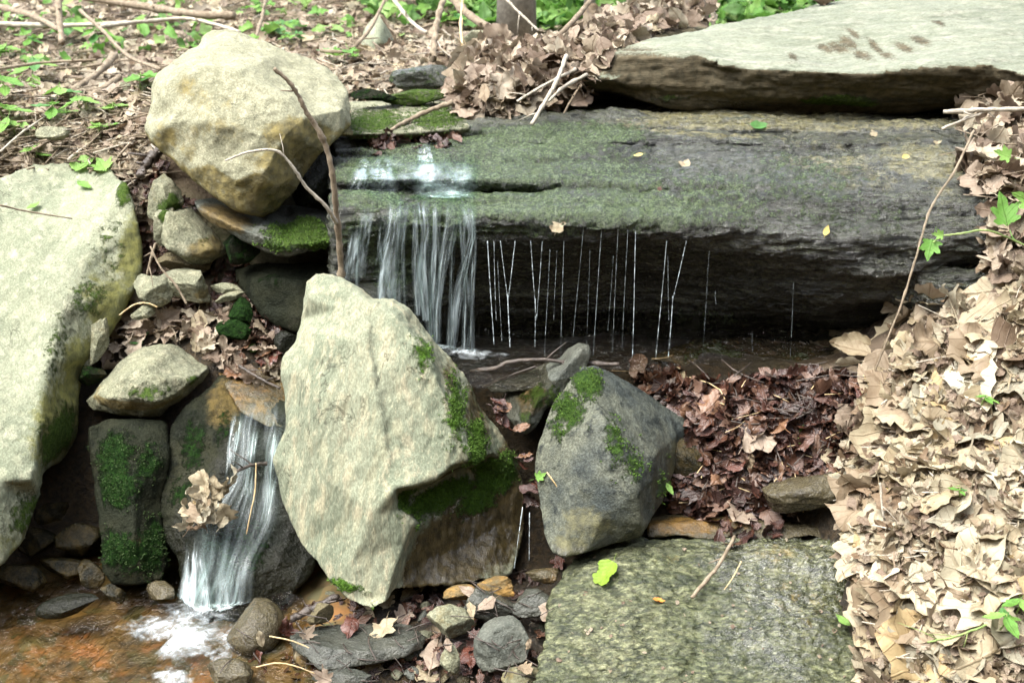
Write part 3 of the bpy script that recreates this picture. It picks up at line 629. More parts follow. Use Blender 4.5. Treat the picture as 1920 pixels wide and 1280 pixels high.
# --- pointed rock
rock('pointed', 'pointed_rock', 'large pale pointed rock standing upright in the middle with mossy notch on its right side', 'rock',
 [(592, 511, 2.20), (620, 513, 2.20), (650, 528, 2.19), (680, 545, 2.18), (698, 560, 2.17), (735, 564, 2.16), (766, 582, 2.16), (800, 622, 2.16), (832, 660, 2.16), (872, 704, 2.16), (905, 762, 2.16), (937, 802, 2.15), (962, 842, 2.14), (980, 880, 2.14), (986, 930, 2.12), (985, 990, 2.10), (970, 1040, 2.06), (955, 1078, 2.02), (900, 1088, 1.98), (850, 1096, 1.96), (790, 1100, 1.94), (740, 1105, 1.90), (728, 1128, 1.87), (700, 1141, 1.85), (662, 1132, 1.87), (622, 1098, 1.90), (594, 1055, 1.93), (562, 1022, 1.96), (546, 985, 1.98), (530, 948, 2.0), (520, 905, 2.02), (513, 862, 2.04), (520, 838, 2.05), (536, 805, 2.06), (537, 745, 2.09), (526, 703, 2.11), (530, 668, 2.13), (552, 642, 2.14), (562, 600, 2.16), (566, 560, 2.18), (574, 527, 2.19)],
 [[(620, 530, 2.165), (690, 566, 2.12), (745, 600, 2.09), (790, 650, 2.06), (822, 720, 2.03), (850, 790, 2.0), (880, 845, 1.985), (884, 866, 1.985)],
  [(884, 866, 1.985), (850, 870, 1.965), (815, 895, 1.945), (775, 908, 1.925), (738, 914, 1.915)],
  [(738, 914, 1.93), (742, 955, 1.925), (776, 978, 1.925), (756, 1020, 1.91), (740, 1070, 1.89), (726, 1120, 1.87)],
  [(896, 876, 2.12), (862, 881, 2.10), (822, 904, 2.07), (786, 918, 2.04), (754, 926, 2.01)],
  [(760, 950, 1.99), (795, 982, 2.0), (775, 1024, 1.97), (758, 1080, 1.93)],
  [(690, 640, 2.058), (704, 740, 2.006), (722, 830, 1.962), (737, 902, 1.93)], [(700, 640, 2.066), (716, 740, 2.014), (733, 830, 1.970)],
  (610, 640, 2.08), (600, 760, 2.02), (620, 900, 1.955), (690, 780, 1.995), (720, 700, 2.03), (660, 1050, 1.895), (700, 960, 1.91), (570, 880, 2.0), (640, 580, 2.12), (580, 560, 2.15), (560, 700, 2.08),
  (900, 800, 2.08), (860, 740, 2.09), (930, 850, 2.09), (880, 940, 2.08), (940, 980, 2.09), (860, 1030, 2.03), (800, 1050, 1.98), (900, 1060, 2.01), (950, 900, 2.12)],
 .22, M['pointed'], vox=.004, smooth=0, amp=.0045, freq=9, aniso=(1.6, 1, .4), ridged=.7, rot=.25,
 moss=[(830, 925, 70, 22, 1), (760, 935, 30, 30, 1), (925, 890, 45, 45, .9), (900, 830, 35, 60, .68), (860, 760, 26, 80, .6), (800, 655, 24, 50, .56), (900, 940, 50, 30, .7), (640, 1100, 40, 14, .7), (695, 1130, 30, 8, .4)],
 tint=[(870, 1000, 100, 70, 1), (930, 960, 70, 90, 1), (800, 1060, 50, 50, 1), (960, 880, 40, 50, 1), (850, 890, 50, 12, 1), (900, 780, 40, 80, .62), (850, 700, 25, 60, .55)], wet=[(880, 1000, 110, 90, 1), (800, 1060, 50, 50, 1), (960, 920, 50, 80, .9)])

# --- grey rock right of it, with the small leaning one behind
rock('grey', 'mottled_rock', 'dark grey mottled angular rock with green moss on its top corner', 'rock',
 [(1078, 705, 2.13), (1095, 690, 2.14), (1115, 685, 2.15), (1150, 700, 2.16), (1210, 738, 2.17), (1262, 772, 2.18), (1294, 792, 2.18), (1286, 830, 2.15), (1262, 885, 2.09), (1240, 935, 2.03), (1216, 982, 1.97), (1200, 1008, 1.95), (1150, 1016, 1.94), (1100, 1034, 1.90), (1062, 1044, 1.88), (1036, 1036, 1.90), (1022, 1000, 1.94), (1008, 940, 1.99), (1004, 880, 2.03), (1010, 832, 2.06), (1036, 762, 2.1)],
 [[(1100, 700, 2.12), (1128, 780, 2.015), (1165, 850, 1.955), (1196, 920, 1.925), (1203, 985, 1.925)], [(1128, 780, 2.015), (1200, 800, 2.06), (1270, 812, 2.13)], [(1270, 812, 2.10), (1240, 890, 2.03), (1208, 960, 1.96)], (1060, 820, 2.02), (1070, 930, 1.95), (1060, 1010, 1.905), (1130, 970, 1.925), (1220, 860, 2.01)],
 0.22, M['greyblue'], vox=.004, smooth=0, amp=.0032, freq=12, ridged=.4,
 moss=[(1100, 712, 38, 30, .75), (1060, 765, 44, 34, .7), (1155, 820, 30, 60, .56), (1195, 870, 34, 44, .52), (1250, 905, 20, 40, .5), (1040, 800, 30, 20, .6)], tint=[(1100, 980, 70, 50, .6), (1075, 1015, 40, 20, .8), (1270, 870, 22, 50, .7), (1130, 740, 30, 20, .2)], wet=[(1250, 900, 30, 80, .8), (1100, 1030, 80, 12, .7)])
rock('lean', 'leaning_stone', 'small dark slanted stone with blunt tip leaning between the pale and the grey rock', 'rock',
 [(1104, 646, 2.22), (1108, 664, 2.20), (1098, 690, 2.19), (1078, 712, 2.18), (1050, 738, 2.16), (1022, 768, 2.15), (1004, 802, 2.13), (985, 815, 2.14), (950, 785, 2.16), (938, 752, 2.2), (955, 722, 2.22), (990, 698, 2.24), (1020, 680, 2.25), (1050, 672, 2.25), (1066, 654, 2.25), (1086, 643, 2.24)],
 [[(1090, 655, 2.19), (1055, 695, 2.17), (1010, 745, 2.14), (985, 790, 2.12)], (975, 745, 2.17), (1010, 705, 2.2)], .12, M['slate'], vox=.0035, smooth=3, amp=.003, freq=16,
 moss=[(1020, 750, 60, 30, .6), (990, 790, 30, 25, .5)], tint=[(990, 740, 50, 40, .6)], wet=.4)

# --- middle-left block
rock('block', 'angular_rock', 'pale wedge shaped rock with shadowed underside at the end of the small leaf pile', 'rock',
 [(300, 642, 2.36), (322, 644, 2.36), (345, 655, 2.36), (388, 682, 2.33), (394, 696, 2.31), (378, 720, 2.28), (350, 742, 2.26), (318, 762, 2.25), (300, 780, 2.24), (262, 784, 2.22), (215, 778, 2.22), (175, 768, 2.25), (158, 752, 2.27), (180, 728, 2.28), (205, 700, 2.31), (235, 672, 2.34), (250, 660, 2.36), (270, 650, 2.36)],
 [[(188, 738, 2.22), (210, 722, 2.215), (248, 700, 2.21), (272, 690, 2.215), (300, 712, 2.2), (330, 735, 2.21)], [(330, 735, 2.21), (370, 706, 2.25), (388, 690, 2.29)], [(200, 745, 2.2), (250, 746, 2.18), (295, 752, 2.17), (330, 737, 2.205)], (300, 672, 2.28)],
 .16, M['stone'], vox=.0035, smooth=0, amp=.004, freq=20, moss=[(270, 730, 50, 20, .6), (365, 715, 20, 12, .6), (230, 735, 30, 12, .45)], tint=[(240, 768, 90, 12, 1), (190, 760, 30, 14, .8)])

# --- flat mossy stone under the round boulder and the stones below it
rock('mossflat', 'flat_stone', 'flat stone with bright moss patches under the round boulder', 'stone',
 [(362, 376, 2.52), (400, 372, 2.58), (470, 385, 2.6), (540, 385, 2.62), (600, 392, 2.6), (636, 402, 2.55), (640, 440, 2.46), (632, 462, 2.42), (590, 470, 2.39), (545, 482, 2.37), (520, 480, 2.37), (480, 462, 2.39), (445, 445, 2.41), (410, 425, 2.44), (378, 402, 2.47)],
 [[(375, 392, 2.46), (430, 420, 2.40), (480, 440, 2.375), (530, 460, 2.36), (590, 455, 2.37), (630, 445, 2.41)], (500, 410, 2.46), (580, 415, 2.46)], .15, M['slate'], vox=.0035, smooth=2, amp=.003, freq=18, aniso=(.8, 1, 1.5),
 moss=[(560, 430, 50, 20, .95), (530, 452, 40, 14, .85), (600, 440, 30, 20, .85), (520, 425, 30, 10, .7)], tint=[(420, 400, 60, 25, .9)], wet=[(560, 450, 80, 40, .8)])
bpy.data.objects['flat_stone'].data.materials[0] = M['slate']
S = stone
ORDS = ['first', 'second', 'third', 'fourth', 'fifth', 'sixth', 'seventh']
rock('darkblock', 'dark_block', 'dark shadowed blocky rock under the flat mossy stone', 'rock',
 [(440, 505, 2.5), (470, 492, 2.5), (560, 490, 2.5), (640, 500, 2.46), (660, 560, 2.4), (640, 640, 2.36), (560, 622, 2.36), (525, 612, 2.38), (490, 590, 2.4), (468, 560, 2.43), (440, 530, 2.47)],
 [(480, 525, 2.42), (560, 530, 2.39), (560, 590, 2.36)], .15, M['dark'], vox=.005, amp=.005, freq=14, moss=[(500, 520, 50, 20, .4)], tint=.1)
lower = [
 # px, py, w, h, d, mat, ang, label, attrs
 (352, 440, 150, 92, 2.5, 'stone', 22, 'pale blocky stone below the round boulder, left of the flat mossy stone', dict(tint=[(400, 470, 40, 20, .9)], moss=[(390, 450, 30, 20, .4)])),
 (312, 372, 66, 90, 2.53, 'stone', 10, 'upright mossy stone wedged between the left boulder and the round boulder', dict(moss=[(320, 400, 25, 30, .8), (330, 375, 15, 20, .8)], tint=.35)),
 (310, 425, 50, 70, 2.5, 'stone', -15, 'small pale chip with a moss cap beside the left boulder', dict(moss=[(315, 405, 15, 15, .9)])),
 (452, 462, 70, 70, 2.46, 'dark', 10, 'dark green stone tucked under the left edge of the flat mossy stone', dict(moss=.5)),
 (345, 497, 100, 40, 2.5, 'brown', 8, 'brown stone in the gap behind the pale pair of stones', dict(tint=.3)),
 (348, 528, 108, 62, 2.44, 'stone', 22, 'pale oval stone above the leaf pile, the larger of the pair', dict(tint=[(390, 550, 25, 14, .6)])),
 (290, 545, 76, 62, 2.42, 'stone', 14, 'pale round stone above the leaf pile, the smaller of the pair', dict(tint=[(310, 560, 20, 14, .4)])),
 (424, 540, 62, 20, 2.43, 'stone', 4, 'thin grey flake stone above the leaf pile', dict(tint=.2)),
 (430, 556, 56, 18, 2.41, 'stone', -10, 'narrow sloping flake just below the thin grey flake', dict(tint=.4)),
 (452, 580, 46, 46, 2.39, 'dark', 0, 'small green cube-like stone right of the leaf pile', dict(moss=.85)),
 (440, 612, 66, 50, 2.37, 'dark', 14, 'mossy dark stone below the small green stone', dict(moss=.7)),
 (268, 586, 44, 26, 2.4, 'stone', -8, 'little grey oval stone at the left end of the leaf pile', dict(tint=.3)),
 (186, 640, 36, 90, 2.33, 'stone', 8, 'narrow upright stone against the left boulder', dict(tint=.4, moss=.2)),
 (160, 664, 26, 70, 2.33, 'stone', 0, 'thin greenish stone squeezed against the left boulder', dict(moss=.4, tint=.3)),
 (172, 705, 56, 40, 2.3, 'dark', 6, 'small mossy stone under the narrow upright stone', dict(moss=.5, tint=.4)),
 (545, 640, 60, 40, 2.33, 'dark', 0, 'wet black stone behind the tall pointed rock', dict(wet=1)),
 (590, 330, 90, 110, 2.56, 'dark', 0, 'dark damp stone behind the right side of the round boulder', dict(wet=.8, moss=.2)),
 (640, 243, 44, 26, 2.6, 'stone', 0, 'small knobby tan stone at the right shoulder of the round boulder', dict(tint=.5)),
]
for i, (px, py, w, h, d, m, a, lb, at) in enumerate(lower):
    S(px, py, w, h, d, M[m], 'stone', lb, None, a, seed=i, **at)
# dark stones that carry the small cascade
rock('mossleft', 'mossy_rock', 'dark mossy block standing in the pool left of the cascade', 'rock',
 [(165, 800, 2.17), (200, 785, 2.2), (260, 782, 2.2), (312, 790, 2.2), (318, 850, 2.15), (305, 930, 2.1), (308, 1000, 2.05), (312, 1060, 2.02), (300, 1085, 2.0), (255, 1096, 1.99), (210, 1094, 1.99), (192, 1070, 2.0), (188, 1000, 2.04), (180, 920, 2.1), (170, 850, 2.14)],
 [(240, 830, 2.13), (250, 920, 2.06), (250, 1010, 2.0), (210, 1040, 2.0), (295, 950, 2.08)], .16, M['dark'], vox=.0045, smooth=4, amp=.005, freq=12,
 moss=[(210, 850, 40, 40, .8), (215, 910, 40, 35, .95), (280, 860, 30, 40, .6), (220, 1040, 50, 40, .75), (290, 1030, 30, 60, .7), (255, 1075, 50, 14, .5)], tint=[(260, 1020, 30, 30, .4)], wet=0)
rock('cascade', 'mossy_rock', 'tall wet mossy rock that the small cascade pours over', 'rock',
 [(410, 705, 2.3), (430, 700, 2.32), (470, 735, 2.28), (560, 750, 2.22), (600, 850, 2.16), (600, 1000, 2.08), (590, 1070, 2.03), (560, 1100, 2.0), (520, 1140, 1.98), (440, 1170, 1.96), (380, 1190, 1.95), (345, 1130, 1.98), (330, 1050, 2.03), (300, 1000, 2.06), (292, 940, 2.1), (305, 880, 2.14), (318, 800, 2.19), (350, 760, 2.22), (380, 735, 2.25)],
 [[(425, 715, 2.28), (415, 800, 2.18), (400, 900, 2.10), (385, 1000, 2.03), (375, 1120, 1.965)], (470, 790, 2.2), (500, 900, 2.13), (480, 1000, 2.05), (510, 1060, 2.0), (440, 1090, 1.98), (340, 900, 2.12), (460, 850, 2.14), (550, 1000, 2.06)], .2, M['dark'], vox=.0045, smooth=4, amp=.006, freq=14,
 moss=[(360, 830, 30, 80, .55), (330, 920, 30, 50, .5), (450, 1020, 60, 60, .6), (420, 800, 25, 40, .5)], tint=[(425, 745, 30, 45, .9), (440, 800, 25, 30, .5)], wet=[(500, 950, 90, 150, 1), (450, 1050, 120, 120, 1), .35])
rock('spill', 'spill_stone', 'flat brown wet stone the water crosses above the small cascade', 'stone',
 [(395, 680, 2.34), (430, 655, 2.4), (520, 650, 2.4), (560, 690, 2.35), (570, 760, 2.25), (545, 800, 2.2), (500, 800, 2.18), (450, 772, 2.2), (420, 720, 2.27)],
 [(480, 700, 2.31), (500, 750, 2.235)], .1, M['brown'], vox=.004, smooth=3, amp=.003, freq=16, tint=.45, wet=1.0)
S(478, 1182, 108, 105, 1.86, M['brown'], 'stone', 'rounded brown stone right of the splash at the foot of the cascade', None, 0, seed=3, wet=.7, tint=.3, cuts=5, amp=.03)
S(125, 1136, 120, 40, 1.92, M['dark'], 'stone', 'dark flat stone lying in the amber pool', None, -12, seed=5, wet=1, cuts=4, amp=.03)
S(300, 1112, 60, 40, 1.98, M['brown'], 'stone', 'small brown stone at the foot of the dark mossy block', None, 0, seed=6, wet=1)
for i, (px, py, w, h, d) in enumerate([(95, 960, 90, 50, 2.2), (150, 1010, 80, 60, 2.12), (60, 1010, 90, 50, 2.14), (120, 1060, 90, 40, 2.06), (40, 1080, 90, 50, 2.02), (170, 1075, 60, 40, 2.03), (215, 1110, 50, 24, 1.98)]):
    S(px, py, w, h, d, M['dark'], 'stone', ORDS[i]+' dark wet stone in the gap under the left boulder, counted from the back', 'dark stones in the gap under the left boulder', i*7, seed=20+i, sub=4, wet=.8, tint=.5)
# --- bottom row of stones
rock('greyslab', 'flat_slab', 'flat blue-grey slab at the bottom below the tall pointed rock', 'stone',
 [(540, 1190, 1.83), (580, 1172, 1.87), (640, 1168, 1.88), (720, 1165, 1.88), (770, 1172, 1.87), (800, 1195, 1.83), (795, 1215, 1.8), (760, 1232, 1.77), (700, 1245, 1.755), (640, 1256, 1.74), (600, 1256, 1.74), (575, 1235, 1.76), (550, 1215, 1.79)],
 [[(560, 1200, 1.79), (620, 1215, 1.765), (700, 1218, 1.765), (780, 1205, 1.79)], (660, 1190, 1.82)], .06, M['slate'], vox=.003, smooth=2, amp=.0025, freq=22, wet=.8)
bottoms = [
 (942, 1203, 106, 98, 1.78, 'slate', 10, 'squarish grey-green stone at the bottom left of the wet granite', dict(tint=.1)),
 (843, 1165, 90, 56, 1.83, 'stone', 14, 'flat tan stone above and left of the squarish stone', dict(tint=.4)),
 (925, 1138, 110, 56, 1.87, 'slate', 16, 'dark wet slab behind the squarish stone', dict(wet=.9)),
 (995, 1130, 80, 50, 1.88, 'slate', -8, 'dark wet stone by the left edge of the granite', dict(wet=1)),
 (930, 1095, 70, 36, 1.92, 'brown', 6, 'brown triangular stone at the base of the brown recess', dict(tint=.5)),
 (870, 1110, 80, 30, 1.9, 'brown', -5, 'small tan stone left of the brown triangular stone', dict(tint=.5)),
 (600, 1150, 50, 42, 1.86, 'brown', 0, 'small brown stone under the tip of the tall pointed rock', dict(tint=.3)),
 (845, 1235, 40, 60, 1.75, 'stone', 8, 'narrow grey stone left of the squarish stone', dict(tint=.4)),
 (980, 1270, 80, 40, 1.72, 'stone', 0, 'brown stone cut by the bottom edge of the photo', dict(tint=.5)),
 (640, 1272, 110, 34, 1.72, 'slate', 0, 'dark stone under the front of the flat grey slab', dict(wet=.8)),
 (430, 1262, 90, 50, 1.74, 'brown', 0, 'brown stone at the bottom beside the foam', dict(wet=.7)),
 (1015, 1075, 60, 30, 1.95, 'brown', 10, 'reddish wet stone under the two thin falls', dict(wet=1, tint=.4)),
]
for i, (px, py, w, h, d, m, a, lb, at) in enumerate(bottoms):
    S(px, py, w, h, d, M[m], 'stone', lb, None, a, seed=50+i, cuts=7, **at)
# pebbles and grit in the foreground gap
def plab(w, pm, px, py):
    return ('tiny ' if w < 21 else ('small ' if w < 28 else 'larger '))+{'brown': 'brown', 'stone': 'pale grey', 'slate': 'dark grey'}[pm]+' pebble '+('behind' if py < 1150 else ('beside' if py < 1225 else 'in front of'))+(' the left half of the flat grey slab' if px < 670 else (' the right half of the flat grey slab' if px < 800 else (' the squarish stone' if px < 930 else ' the gap left of the granite')))
PUSED = set()
for i in range(46):
    px = random.uniform(560, 1030); py = random.uniform(1085, 1290)
    h = hit([ground_bvh], px, py)
    if not h: continue
    for tr_ in range(60):
        w = random.uniform(14, 34); pm = random.choice(['brown', 'stone', 'slate'])
        if plab(w, pm, px, py) not in PUSED: break
    else: continue
    PUSED.add(plab(w, pm, px, py))
    S(px, py, w, w*random.uniform(.5, .9), h[0].y-.004, M[pm], 'pebble', plab(w, pm, px, py), 'pebbles in front of the pointed rock', random.uniform(-40, 40), seed=100+i, sub=3, wet=.5, cat='pebble')
# --- granite in the right foreground
rock('granite', 'granite_rock', 'broad speckled wet granite rock filling the lower right foreground', 'rock',
 [(1080, 1045, 1.95), (1130, 1025, 1.98), (1200, 1008, 2.01), (1260, 1014, 2.0), (1320, 998, 2.03), (1400, 1004, 2.01), (1460, 994, 2.03), (1520, 1008, 2.01), (1580, 1010, 2.0), (1640, 1060, 1.94), (1700, 1150, 1.82), (1760, 1300, 1.66), (1700, 1420, 1.55), (1000, 1420, 1.55), (1000, 1330, 1.63), (1012, 1250, 1.71), (1022, 1180, 1.78), (1042, 1110, 1.86)],
 [[(1090, 1080, 1.88), (1200, 1050, 1.90), (1400, 1040, 1.92), (1560, 1050, 1.9), (1620, 1120, 1.84)], (1150, 1200, 1.74), (1300, 1150, 1.79), (1450, 1150, 1.79), (1300, 1280, 1.67), (1500, 1280, 1.66), (1600, 1200, 1.74), (1050, 1200, 1.75), (1300, 1380, 1.59), (1060, 1300, 1.66)],
 .12, M['granite'], vox=.004, smooth=1, amp=.0075, freq=24, aniso=(.5, 1, 1), ridged=1.0, octs=5,
 moss=.0, tint=[(1150, 1250, 120, 40, .28), (1500, 1130, 140, 40, .36), (1350, 1260, 150, 20, .3), (1450, 1030, 150, 20, .4), (1250, 1030, 80, 12, .35), .1], wet=[(1500, 1050, 160, 50, .9), (1450, 1200, 200, 60, .5), .25])
rock('brownledge', 'brown_ledge', 'low brown ledge between the wet leaf pile and the granite', 'rock ledge',
 [(1205, 975, 2.06), (1260, 960, 2.1), (1400, 955, 2.12), (1500, 960, 2.12), (1570, 975, 2.1), (1600, 1005, 2.03), (1570, 1020, 1.985), (1520, 1004, 1.997), (1450, 1016, 1.985), (1390, 1002, 1.998), (1330, 1013, 1.985), (1270, 1002, 1.995), (1215, 1008, 2.0)],
 [[(1215, 985, 2.015), (1300, 980, 2.02), (1400, 975, 2.03), (1550, 990, 2.02)]], .14, M['brown'], vox=.0035, smooth=2, amp=.004, freq=20, aniso=(.5, 1, 1.4), tint=[(1300, 980, 140, 14, .6)], wet=1.0)
S(1500, 930, 130, 70, 2.02, M['brown'], 'rock', 'tan stone jutting from the wet leaf pile above the brown ledge', None, -8, seed=71, wet=.6, tint=.2)
S(1610, 985, 60, 120, 1.96, M['brown'], 'rock', 'brown stone between the granite and the dry leaf bank', None, 0, seed=72, wet=.4, tint=.6)
S(1275, 880, 90, 120, 2.12, M['dark'], 'rock', 'dark rock showing behind the right corner of the grey rock', None, 20, seed=73, wet=.6, tint=.5)
# pebbly bank at the back of the hollow
rock('shore', 'pebbly_bank', 'low pebbly ledge at the back of the dark hollow under the overhang', 'rock ledge',
 [(1230, 660, 2.42), (1300, 640, 2.46), (1400, 634, 2.48), (1500, 640, 2.47), (1600, 662, 2.42), (1660, 690, 2.36), (1640, 715, 2.28), (1540, 712, 2.28), (1400, 700, 2.30), (1300, 690, 2.32), (1230, 675, 2.36)],
 [[(1250, 668, 2.36), (1400, 670, 2.345), (1560, 690, 2.31)]], .15, M['brown'], vox=.0045, smooth=2, amp=.006, freq=26, wet=1, moss=[(1350, 665, 80, 16, .6), (1500, 680, 80, 16, .5), .25], tint=.4)
# upper pool bed and stones
S(985, 715, 150, 40, 2.2, M['slate'], 'stone', 'wet rippled stone under the shallow water left of the small leaning stone', None, 0, seed=80, wet=1, cat='stone')
# --- stones above the ledge
S(796, 148, 128, 56, 2.98, M['slate'], 'stone', 'dark mossy stone left of the hanging clump of brown leaves', None, 0, seed=81, moss=.42, wet=.5)
S(785, 182, 150, 30, 2.88, M['stone'], 'stone', 'low green mossy stone below the dark mossy stone', None, -3, seed=82, moss=.6)
S(700, 178, 90, 24, 2.86, M['dark'], 'stone', 'thin black stone with mossy rim beside the round boulder', None, 3, seed=83, moss=.45)
loft('shelf', 'mossy_shelf', 'pale green algae covered shelf of rock behind the lip of the fall', 'rock ledge',
 [[(655, 192, 3.0), (880, 188, 3.0)], [(655, 205, 2.86), (760, 198, 2.88), (880, 194, 2.88)], [(655, 232, 2.72), (760, 226, 2.74), (880, 220, 2.78)], [(655, 252, 2.63), (760, 250, 2.65), (880, 240, 2.70)], [(655, 262, 2.65), (760, 260, 2.67), (880, 252, 2.72)]], 655, 880, 14, M['stone'], back=.1, vox=.004, amp=.003, freq=14, aniso=(.4, .6, 1.3),
 moss=[(700, 220, 80, 20, .62), (820, 215, 80, 20, .62), (760, 235, 60, 8, .4)], wet=.3)
rock('standing', 'stone', 'pale pointed stone standing in the forest floor left of the leaf drift', 'stone',
 [(706, 32, 3.62), (722, 44, 3.6), (738, 75, 3.58), (750, 98, 3.54), (735, 112, 3.5), (700, 110, 3.5), (676, 94, 3.56), (684, 58, 3.6)], [(712, 75, 3.46), (710, 48, 3.55)], .15, M['pale'], vox=.006, smooth=2, amp=.006, freq=10, tint=.1)
S(905, 78, 84, 40, 3.5, M['stone'], 'stone', 'pale flat stone half buried in the leaf drift', None, 0, seed=84)
S(100, 250, 60, 26, 2.75, M['stone'], 'stone', 'small grey stone in the litter above the left boulder', None, 0, seed=86)
S(233, 178, 26, 46, 2.95, M['stone'], 'stone', 'small upright tan stone left of the round boulder', None, 5, seed=87, tint=.3)

# ------------------------------------------------------------------ water
def sheet(name, mat, parent, xl, xr, ytop, ybot, path, nx=40, ny=60, dens=None, jit=.004):
    """a water sheet that follows path(u, v) -> world point; u across 0..1, v down 0..1"""
    vs, uv, dn = [], [], []
    for j in range(ny):
        for i in range(nx):
            u = i/(nx-1); v = j/(ny-1); vs.append(path(u, v)); uv.append((u, v)); dn.append(dens(u, v) if dens else 1)
    f = [[j*nx+i, j*nx+i+1, (j+1)*nx+i+1, (j+1)*nx+i] for j in range(ny-1) for i in range(nx-1)]
    co = np.array([tuple(v) for v in vs]); uva = np.array(uv)
    co[:, 1] -= np.abs(fbm(np.stack([uva[:, 0]*30, uva[:, 1]*2.5, uva[:, 0]*0+len(vs)*.01], 1), 3))*jit
    me = mesh_from(name, co, f); ul = me.uv_layers.new(name='UVMap')
    li = np.empty(len(me.loops), dtype=np.int32); me.loops.foreach_get('vertex_index', li)
    sd_ = random.uniform(0, 90); rag = np.clip(.72+1.5*fbm(np.stack([uva[:, 0]*4+sd_, uva[:, 1]*2.2, uva[:, 0]*0+sd_], 1), 3), .05, 1.15)
    ul.data.foreach_set('uv', (uva+np.array([sd_, 0]))[li].reshape(-1)); set_attr(me, 'dens', np.array(dn, float)*rag)
    return link(name, me, mat, parent)
LB = [ROCKS['ledge'][1], ROCKS['shelf'][1]]
def ledge_path(x0t, x1t, x0b, x1b, yt, yb, zfloor=Z1, dmin=None, off=.008):
    cache = {}
    def col(u):
        u = round(u, 4)
        if u in cache: return cache[u]
        out = []; dlast = 9
        N = 120
        for k in range(N+1):
            v = k/N; px = (x0t+(x0b-x0t)*v)*(1-u) + (x1t+(x1b-x1t)*v)*u; py = yt+(yb-yt)*v
            h = hit(LB, px, py); d = (h[0].y - off) if h else dlast
            d = min(d, dlast) if dlast < 9 else d
            dlast = d; out.append((px, py, d))
        cache[u] = out; return out
    def path(u, v):
        c = col(u); k = v*(len(c)-1); a = int(k); b = min(a+1, len(c)-1); t = k-a
        px, py, d = (c[a][i]*(1-t)+c[b][i]*t for i in range(3))
        p = P(px, py, d)
        if p.z < zfloor: p = PZ(px, py, zfloor) if False else Vector((p.x, p.y, zfloor+.002))
        return p
    return path
def smooth01(x, a, b):
    t = min(max((x-a)/(b-a), 0), 1); return t*t*(3-2*t)
wf = empty('waterfall', P(800, 640, 2.28)); tag(wf, 'main waterfall of white streaks spilling off the left end of the ledge', 'waterfall')
def child_fix(o, par): o.location = -par.location
def ribbon(cen, st, bvhs, zf, u_fade=.22, vin=.25, vout=0.0, nx=22, ny=70, jit=.008, off=.009, parent=None, mat=None, reach=9.0):
    A_ = np.array(cen, float); N = 90; ys = np.linspace(A_[0, 1], A_[-1, 1], N+1)
    cx = np.interp(ys, A_[:, 1], A_[:, 0]); ww = np.interp(ys, A_[:, 1], A_[:, 2]); ks = np.ones(7)/7
    cx = np.convolve(np.pad(cx, 3, 'edge'), ks, 'valid'); ph = random.uniform(0, 9); cols = {}
    def col(u):
        if u in cols: return cols[u]
        out = []; dl = reach
        for k in range(N+1):
            px = cx[k]+(u-.5)*ww[k]*(1+.18*math.sin(ys[k]*.035+ph)) ; h = hit(bvhs, px, ys[k]); d = (h[0].y-off) if h else dl
            dl = min(d, dl); out.append((px, ys[k], dl if dl < 9 else 2.3))
        dd_ = np.array([o[2] for o in out]); dd_ = np.convolve(np.pad(dd_, 3, 'edge'), ks, 'valid')
        out = [(o[0], o[1], d) for o, d in zip(out, dd_)]; cols[u] = out; return out
    def path(u, v):
        c = col(round(u, 4)); k = v*N; a = int(k); b = min(a+1, N); t = k-a
        px, py, d = (c[a][i]*(1-t)+c[b][i]*t for i in range(3)); p = P(px, py, d)
        if p.z < zf+.003: p.z = zf+.003
        return p
    dn = lambda u, v: (st(u, v) if callable(st) else st)*smooth01(v, 0, vin)*smooth01(u, 0, u_fade)*smooth01(1-u, 0, u_fade)*(smooth01(1-v, 0, vout) if vout else 1)
    o = sheet('water_sheet', mat, parent, 0, 0, 0, 0, path, nx, ny, dn, jit); child_fix(o, parent)
RB = [ # centre line (px, py, width), strength
 ([(705, 285, 70), (700, 330, 80), (690, 362, 80)], .35), ([(800, 262, 26), (798, 300, 34), (790, 345, 60)], .5), ([(835, 300, 90), (835, 350, 110), (830, 372, 120)], .3), ([(790, 290, 180), (785, 330, 210), (782, 375, 220)], .22),
 ([(835, 338, 100), (838, 352, 110), (838, 370, 112)], .55),
 ([(668, 420, 30), (662, 480, 34), (654, 565, 36)], .8), ([(690, 385, 26), (684, 440, 22), (675, 520, 26)], .5),
 ([(742, 368, 30), (738, 430, 34), (728, 480, 44), (720, 560, 40)], .9), ([(722, 400, 22), (716, 470, 18), (735, 560, 24)], .6), ([(758, 375, 24), (752, 460, 24), (745, 590, 30)], .5),
 ([(792, 366, 22), (797, 430, 28), (792, 500, 26), (800, 600, 20)], 1.0), ([(778, 380, 14), (780, 480, 18), (784, 590, 16)], .6),
 ([(818, 372, 26), (816, 450, 26), (811, 540, 22), (812, 645, 16)], 1.0),
 ([(846, 366, 28), (842, 430, 24), (830, 500, 20), (822, 570, 16), (820, 640, 14)], .95),
 ([(872, 372, 26), (886, 440, 20), (870, 500, 22), (856, 570, 20), (850, 655, 16)], 1.0), ([(888, 380, 10), (889, 450, 12), (886, 530, 12), (884, 655, 14)], .9),
 ([(866, 385, 18), (868, 470, 14), (876, 560, 16), (872, 655, 18)], .85), ([(860, 400, 12), (848, 470, 10), (846, 560, 12), (842, 650, 12)], .6), ([(800, 440, 40), (806, 540, 44), (812, 640, 40)], .35)]
for k, (cen, st) in enumerate(RB):
    ribbon(cen, st, LB, Z1, u_fade=.3 if k > 3 else .2, vin=.3 if k > 3 else .35, vout=.35 if k < 4 else 0, off=.008+.0025*(k % 4), parent=wf, mat=M['fall'], nx=18 if k > 3 else 40)
